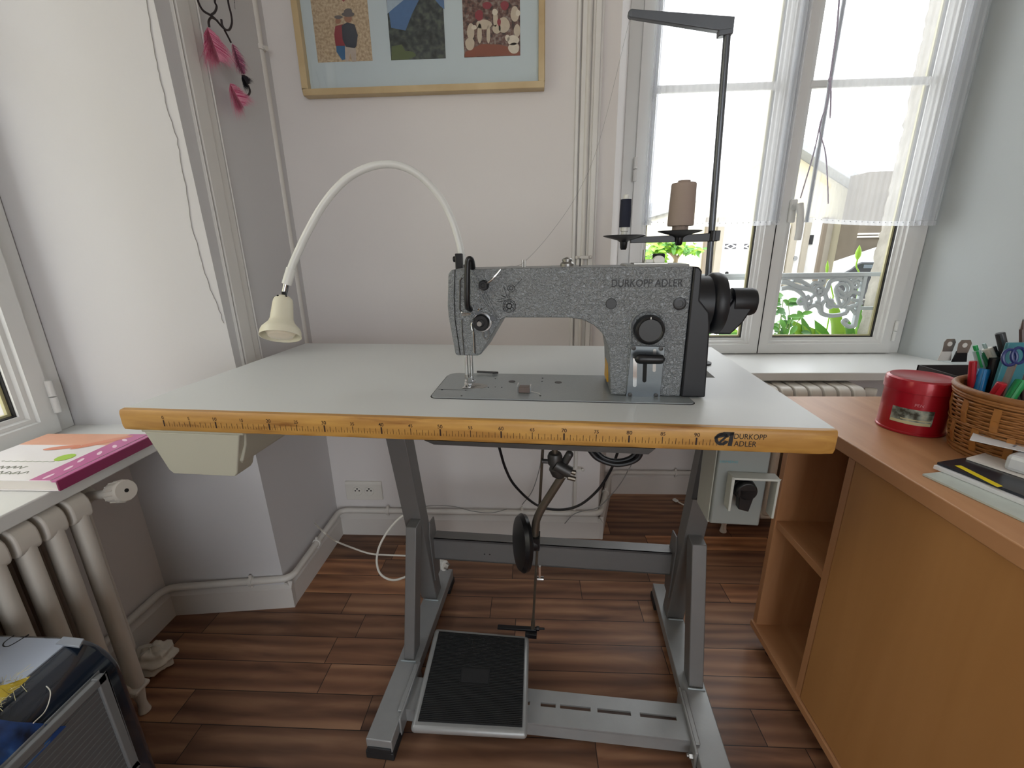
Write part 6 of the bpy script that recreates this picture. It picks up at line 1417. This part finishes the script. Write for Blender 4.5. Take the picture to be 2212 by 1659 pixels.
# cast-iron balcony railing
YB = 1.278
RG = thing('balcony_railing', (1.6, YB, 0.6), 'white ornate cast-iron railing outside the rear window', 'railing')
def B(x, y, o=0): return RY(1500+x/4.424, 450+y/4.424, YB+o)
zt_r = B(1400, 632).z; zl_r = B(1400, 665).z
mb = MB().box((1.0, YB-0.010, zt_r-0.009), (jr+0.02, YB+0.010, zt_r+0.008)); obj('top_rail', mb, M['ironw'], RG, bevel=0.002)
mb = MB().box((1.0, YB-0.006, zl_r-0.004), (B(1600, 660).x, YB+0.006, zl_r+0.005)); obj('lower_rail', mb, M['ironw'], RG, bevel=0.001)
post0 = B(1625, 650); post1 = B(1500, 1135)
mb = MB().bar(post0, V((post0.x, YB, post1.z)), 0.016, 0.020, up=(0, 1, 0)); mb.box((post0.x, YB-0.006, B(1700, 955).z-0.007), (jr+0.03, YB+0.006, B(1700, 955).z+0.007)); obj('end_post', mb, M['ironw'], RG, bevel=0.002)
X_off = [0.0]
def scroll(pts, r=0.0075, r1=None, n=7):
    r *= 1.3; r1 = r1*1.3 if r1 else None
    q = bez([B(*p) for p in pts], n); L_ = len(q); rs = [r+(((r1 if r1 else r)-r)*i/(L_-1)) for i in range(L_)]
    for mir in (0, 1):
        mb = MB()
        qq = [V((2*XM-p.x if mir else p.x, p.y, p.z)) for p in q]
        mb.tube(qq, rs, 7); obj('scroll', mb, M['ironw'], RG)
XM = (1.0+post0.x)/2-0.02
def spir(cx, cy, r0, r1, a0, turns, n=14):
    return [(cx+(r0+(r1-r0)*i/n)*math.cos(R_(a0+360*turns*i/n)), cy+(r0+(r1-r0)*i/n)*math.sin(R_(a0+360*turns*i/n))) for i in range(n+1)]
scroll([(1270, 770), (1300, 700), (1380, 675), (1460, 690), (1500, 740)]+spir(1415, 775, 85, 22, 0, 1.6), 0.0075, 0.0045)
scroll([(1270, 770), (1250, 820), (1280, 900)]+spir(1360, 860, 78, 78, 120, -0.6, 7)+[(1400, 940), (1460, 900), (1480, 850)], 0.0070, 0.0055)
scroll([(1590, 690), (1555, 670)]+spir(1540, 725, 48, 14, -90, -1.3), 0.0070, 0.0045)
scroll([(1600, 830), (1520, 800), (1440, 830), (1420, 870)], 0.0065)
scroll(spir(1190, 790, 44, 44, 0, 1.0, 12), 0.0065)
scroll([(1190, 770), (1190, 812)], 0.009); scroll([(1232, 790), (1268, 775)], 0.0065)
scroll([(825, 700), (900, 710), (960, 740), (1030, 760), (1090, 770), (1148, 790)], 0.0085)
scroll([(825, 770), (900, 760), (970, 775), (1030, 820), (1050, 870)]+spir(1015, 885, 34, 12, -20, 1.1), 0.0075, 0.005)
scroll([(940, 690), (1010, 695), (1080, 730), (1110, 760)], 0.0065); scroll([(1110, 760), (1140, 715), (1200, 720)]+spir(1215, 695, 25, 9, 60, -1.1), 0.007, 0.0045)
scroll([(1110, 860), (1150, 830), (1180, 830)]+[(1190, 880), (1165, 900), (1210, 905)], 0.006)
scroll(spir(1095, 880, 40, 12, -90, -1.3), 0.0065, 0.004); scroll([(1050, 870), (1060, 930), (1075, 960), (1100, 945), (1150, 925), (1190, 945), (1215, 1000), (1290, 1025), (1380, 1020), (1450, 1000)], 0.0075)
scroll([(1215, 1000), (1215, 930), (1250, 880), (1310, 880)]+spir(1290, 920, 36, 10, -60, 1.2), 0.007, 0.0045)
scroll([(1450, 1000), (1480, 950), (1560, 920), (1600, 900)], 0.007); scroll([(1430, 940), (1500, 960), (1540, 1010)], 0.006); scroll([(1500, 860), (1540, 880), (1590, 870)], 0.006)
scroll([(1530, 1120), (1480, 1130), (1440, 1110), (1420, 1080), (1445, 1062), (1462, 1085)], 0.0080, 0.005)

# plants outside
def leaf(mb, p, d, n_, L, W, bend=0.3, seg=5, wave=0.0):
    d = d.normalized(); sd = d.cross(n_).normalized(); up = sd.cross(d); G = []
    for i in range(seg+1):
        t = i/seg; c = p+d*L*t+up*(-bend*L*t*t); w = W*math.sin(math.pi*min(1, 0.06+t*0.94))**0.8*0.5
        wv = up*(wave*W*math.sin(t*14))
        G.append([c-sd*w+up*w*0.35+wv, c, c+sd*w+up*w*0.35-wv])
    mb.grid(G)
def bush(name, label, region, Y0, n, L, m_keys, group=None, seed=1):
    r2 = random.Random(seed); c = RY((region[0]+region[2])/2, region[3], Y0); T_ = thing(name, (c.x, Y0, GZ if Y0 > 1.65 else 0.60), label, 'plant', group)
    stems = MB(); fol = MB()
    for i in range(n):
        x = r2.uniform(region[0], region[2]); y = region[3]-(region[3]-region[1])*r2.random()**1.4
        p = RY(x, y, Y0+r2.uniform(-0.06, 0.08)); d = V((r2.uniform(-1, 1), r2.uniform(-0.6, 0.3), r2.uniform(-0.7, 0.6))); nn = V((r2.uniform(-0.4, 0.4), -0.8, 0.7))
        fol.m(i % len(m_keys)); leaf(fol, p, d, nn, L*r2.uniform(0.6, 1.2), L*r2.uniform(0.45, 0.62), r2.uniform(0.1, 0.5))
        if i % 4 == 0: stems.tube([V((c.x+r2.uniform(-0.04, 0.04), Y0, c.z-0.10)), (p+V((c.x, Y0, c.z-0.1)))/2+V((r2.uniform(-.02, .02), 0, 0.02)), p], 0.0018, 5)
    stems.tube([V((c.x, Y0, 0.60 if Y0 <= 1.65 else GZ)), V((c.x, Y0, c.z-0.08))], 0.004, 6)
    obj('foliage', fol, [M[k] for k in m_keys], T_, smooth=60); obj('stem', stems, M['stem'], T_)
bush('leafy_shrub', 'leafy green shrub outside at lower left of the right window pane', (1664, 640, 1732, 742), 1.42, 60, 0.052, ['leaf', 'leaf3'], seed=4)
bush('leafy_shrub', 'low green shrub outside just right of the sewing machine handwheel', (1525, 700, 1605, 742), 1.42, 30, 0.045, ['leaf2', 'leaf'], seed=8)
T_ = thing('broad_leaved_plant', (1.95, 1.38, 0.6), 'bright green broad-leaved plant outside below the railing end', 'plant')
fol = MB()
for (x0_, y0_, x1_, y1_, W, sd) in ((1770, 790, 1715, 690, 0.085, 0), (1800, 790, 1738, 700, 0.085, 0), (1800, 800, 1765, 690, 0.08, 1), (1760, 790, 1735, 680, 0.05, 1), (1812, 775, 1800, 640, 0.075, 0), (1822, 775, 1838, 690, 0.07, 1), (1830, 780, 1858, 700, 0.055, 0), (1850, 780, 1865, 625, 0.028, 1), (1770, 780, 1700, 722, 0.05, 1)):
    a_ = RY(x0_, y0_, 1.38); b_ = RY(x1_, y1_, 1.42); fol.m(sd); leaf(fol, a_, b_-a_, V((0.2, -1, 0.25)), (b_-a_).length, W, 0.06, 9, 0.05)
obj('broad_leaf', fol, [M['leaf2'], M['leaf']], T_, smooth=60, kind='stuff')
for lab, pts, bud in (('tall green bud stalk rising above the railing near the stone jamb', ((1840, 700), (1852, 640), (1857, 596), (1850, 576), (1852, 561)), (1852, 561, 1857, 529, 0.026)), ('small pointed bud stalk standing over the railing before the cream house', ((1800, 640), (1793, 610), (1788, 592)), (1786, 590, 1788, 562, 0.014))):
    T_ = thing('bud_stalk', (RY(*pts[0], 1.50).x, 1.50, 0.60), lab, 'plant'); mb = MB().tube([V((RY(*pts[0], 1.50).x, 1.50, 0.60))]+bez([RY(x, y, 1.50) for x, y in pts]), 0.0033, 7); obj('stem', mb, M['leaf2'], T_)
    a_ = RY(bud[0], bud[1], 1.50); b_ = RY(bud[2], bud[3], 1.50); mb = MB().tube([a_.lerp(b_, t) for t in (0, 0.2, 0.45, 0.7, 0.9, 1.0)], [0.004, bud[4]*0.42, bud[4]*0.5, bud[4]*0.34, bud[4]*0.12, 0.0008], 10); obj('bud', mb, M['leaf2'], T_)
PT = thing('potted_tree', (RY(1460, 570, 3.2).x, 3.2, GZ), 'small pale green tree outside seen under the thread stand arm', 'tree')
mb = MB().tube(bez([RY(1447, 640, 3.2), RY(1452, 585, 3.2), RY(1460, 562, 3.2), RY(1452, 548, 3.2), RY(1440, 540, 3.2)]), 0.018, 8).tube(bez([RY(1460, 562, 3.2), RY(1470, 548, 3.2), RY(1482, 540, 3.2)]), 0.012, 6).tube([V((RY(1447, 640, 3.2).x, 3.2, GZ)), RY(1447, 640, 3.2)], 0.022, 8); obj('trunk', mb, M['bark'], PT)
fol = MB(); r2 = random.Random(5)
for i in range(230):
    x = 1450+r2.gauss(0, 24); y = 536-abs(r2.gauss(0, 7))+r2.uniform(0, 16)*(abs(x-1450)/45); p = RY(x, y, 3.2+r2.uniform(-0.12, 0.12)); fol.m(i % 2); leaf(fol, p, V((r2.uniform(-1, 1), r2.uniform(-1, 0.3), r2.uniform(-0.6, 0.6))), V((0, -0.7, 0.8)), 0.07, 0.035)
for i in range(60):
    x = r2.uniform(1402, 1428); y = r2.uniform(526, 574); p = RY(x, y, 3.1+r2.uniform(-0.08, 0.1)); fol.m(1); leaf(fol, p, V((r2.uniform(-1, 1), r2.uniform(-1, 0.3), r2.uniform(-0.6, 0.6))), V((0, -0.7, 0.8)), 0.07, 0.035)
obj('foliage', fol, [M['leaf'], M['leaf2']], PT, smooth=60)
# view from the left window: pale wall, raised and brought near to block sky light
obj('garden_wall', MB().box((-3.4, -5.0, GZ), (-3.2, 2.5, 3.6)), M['stucco'], None, label='pale cream wall outside the left window', cat='wall')
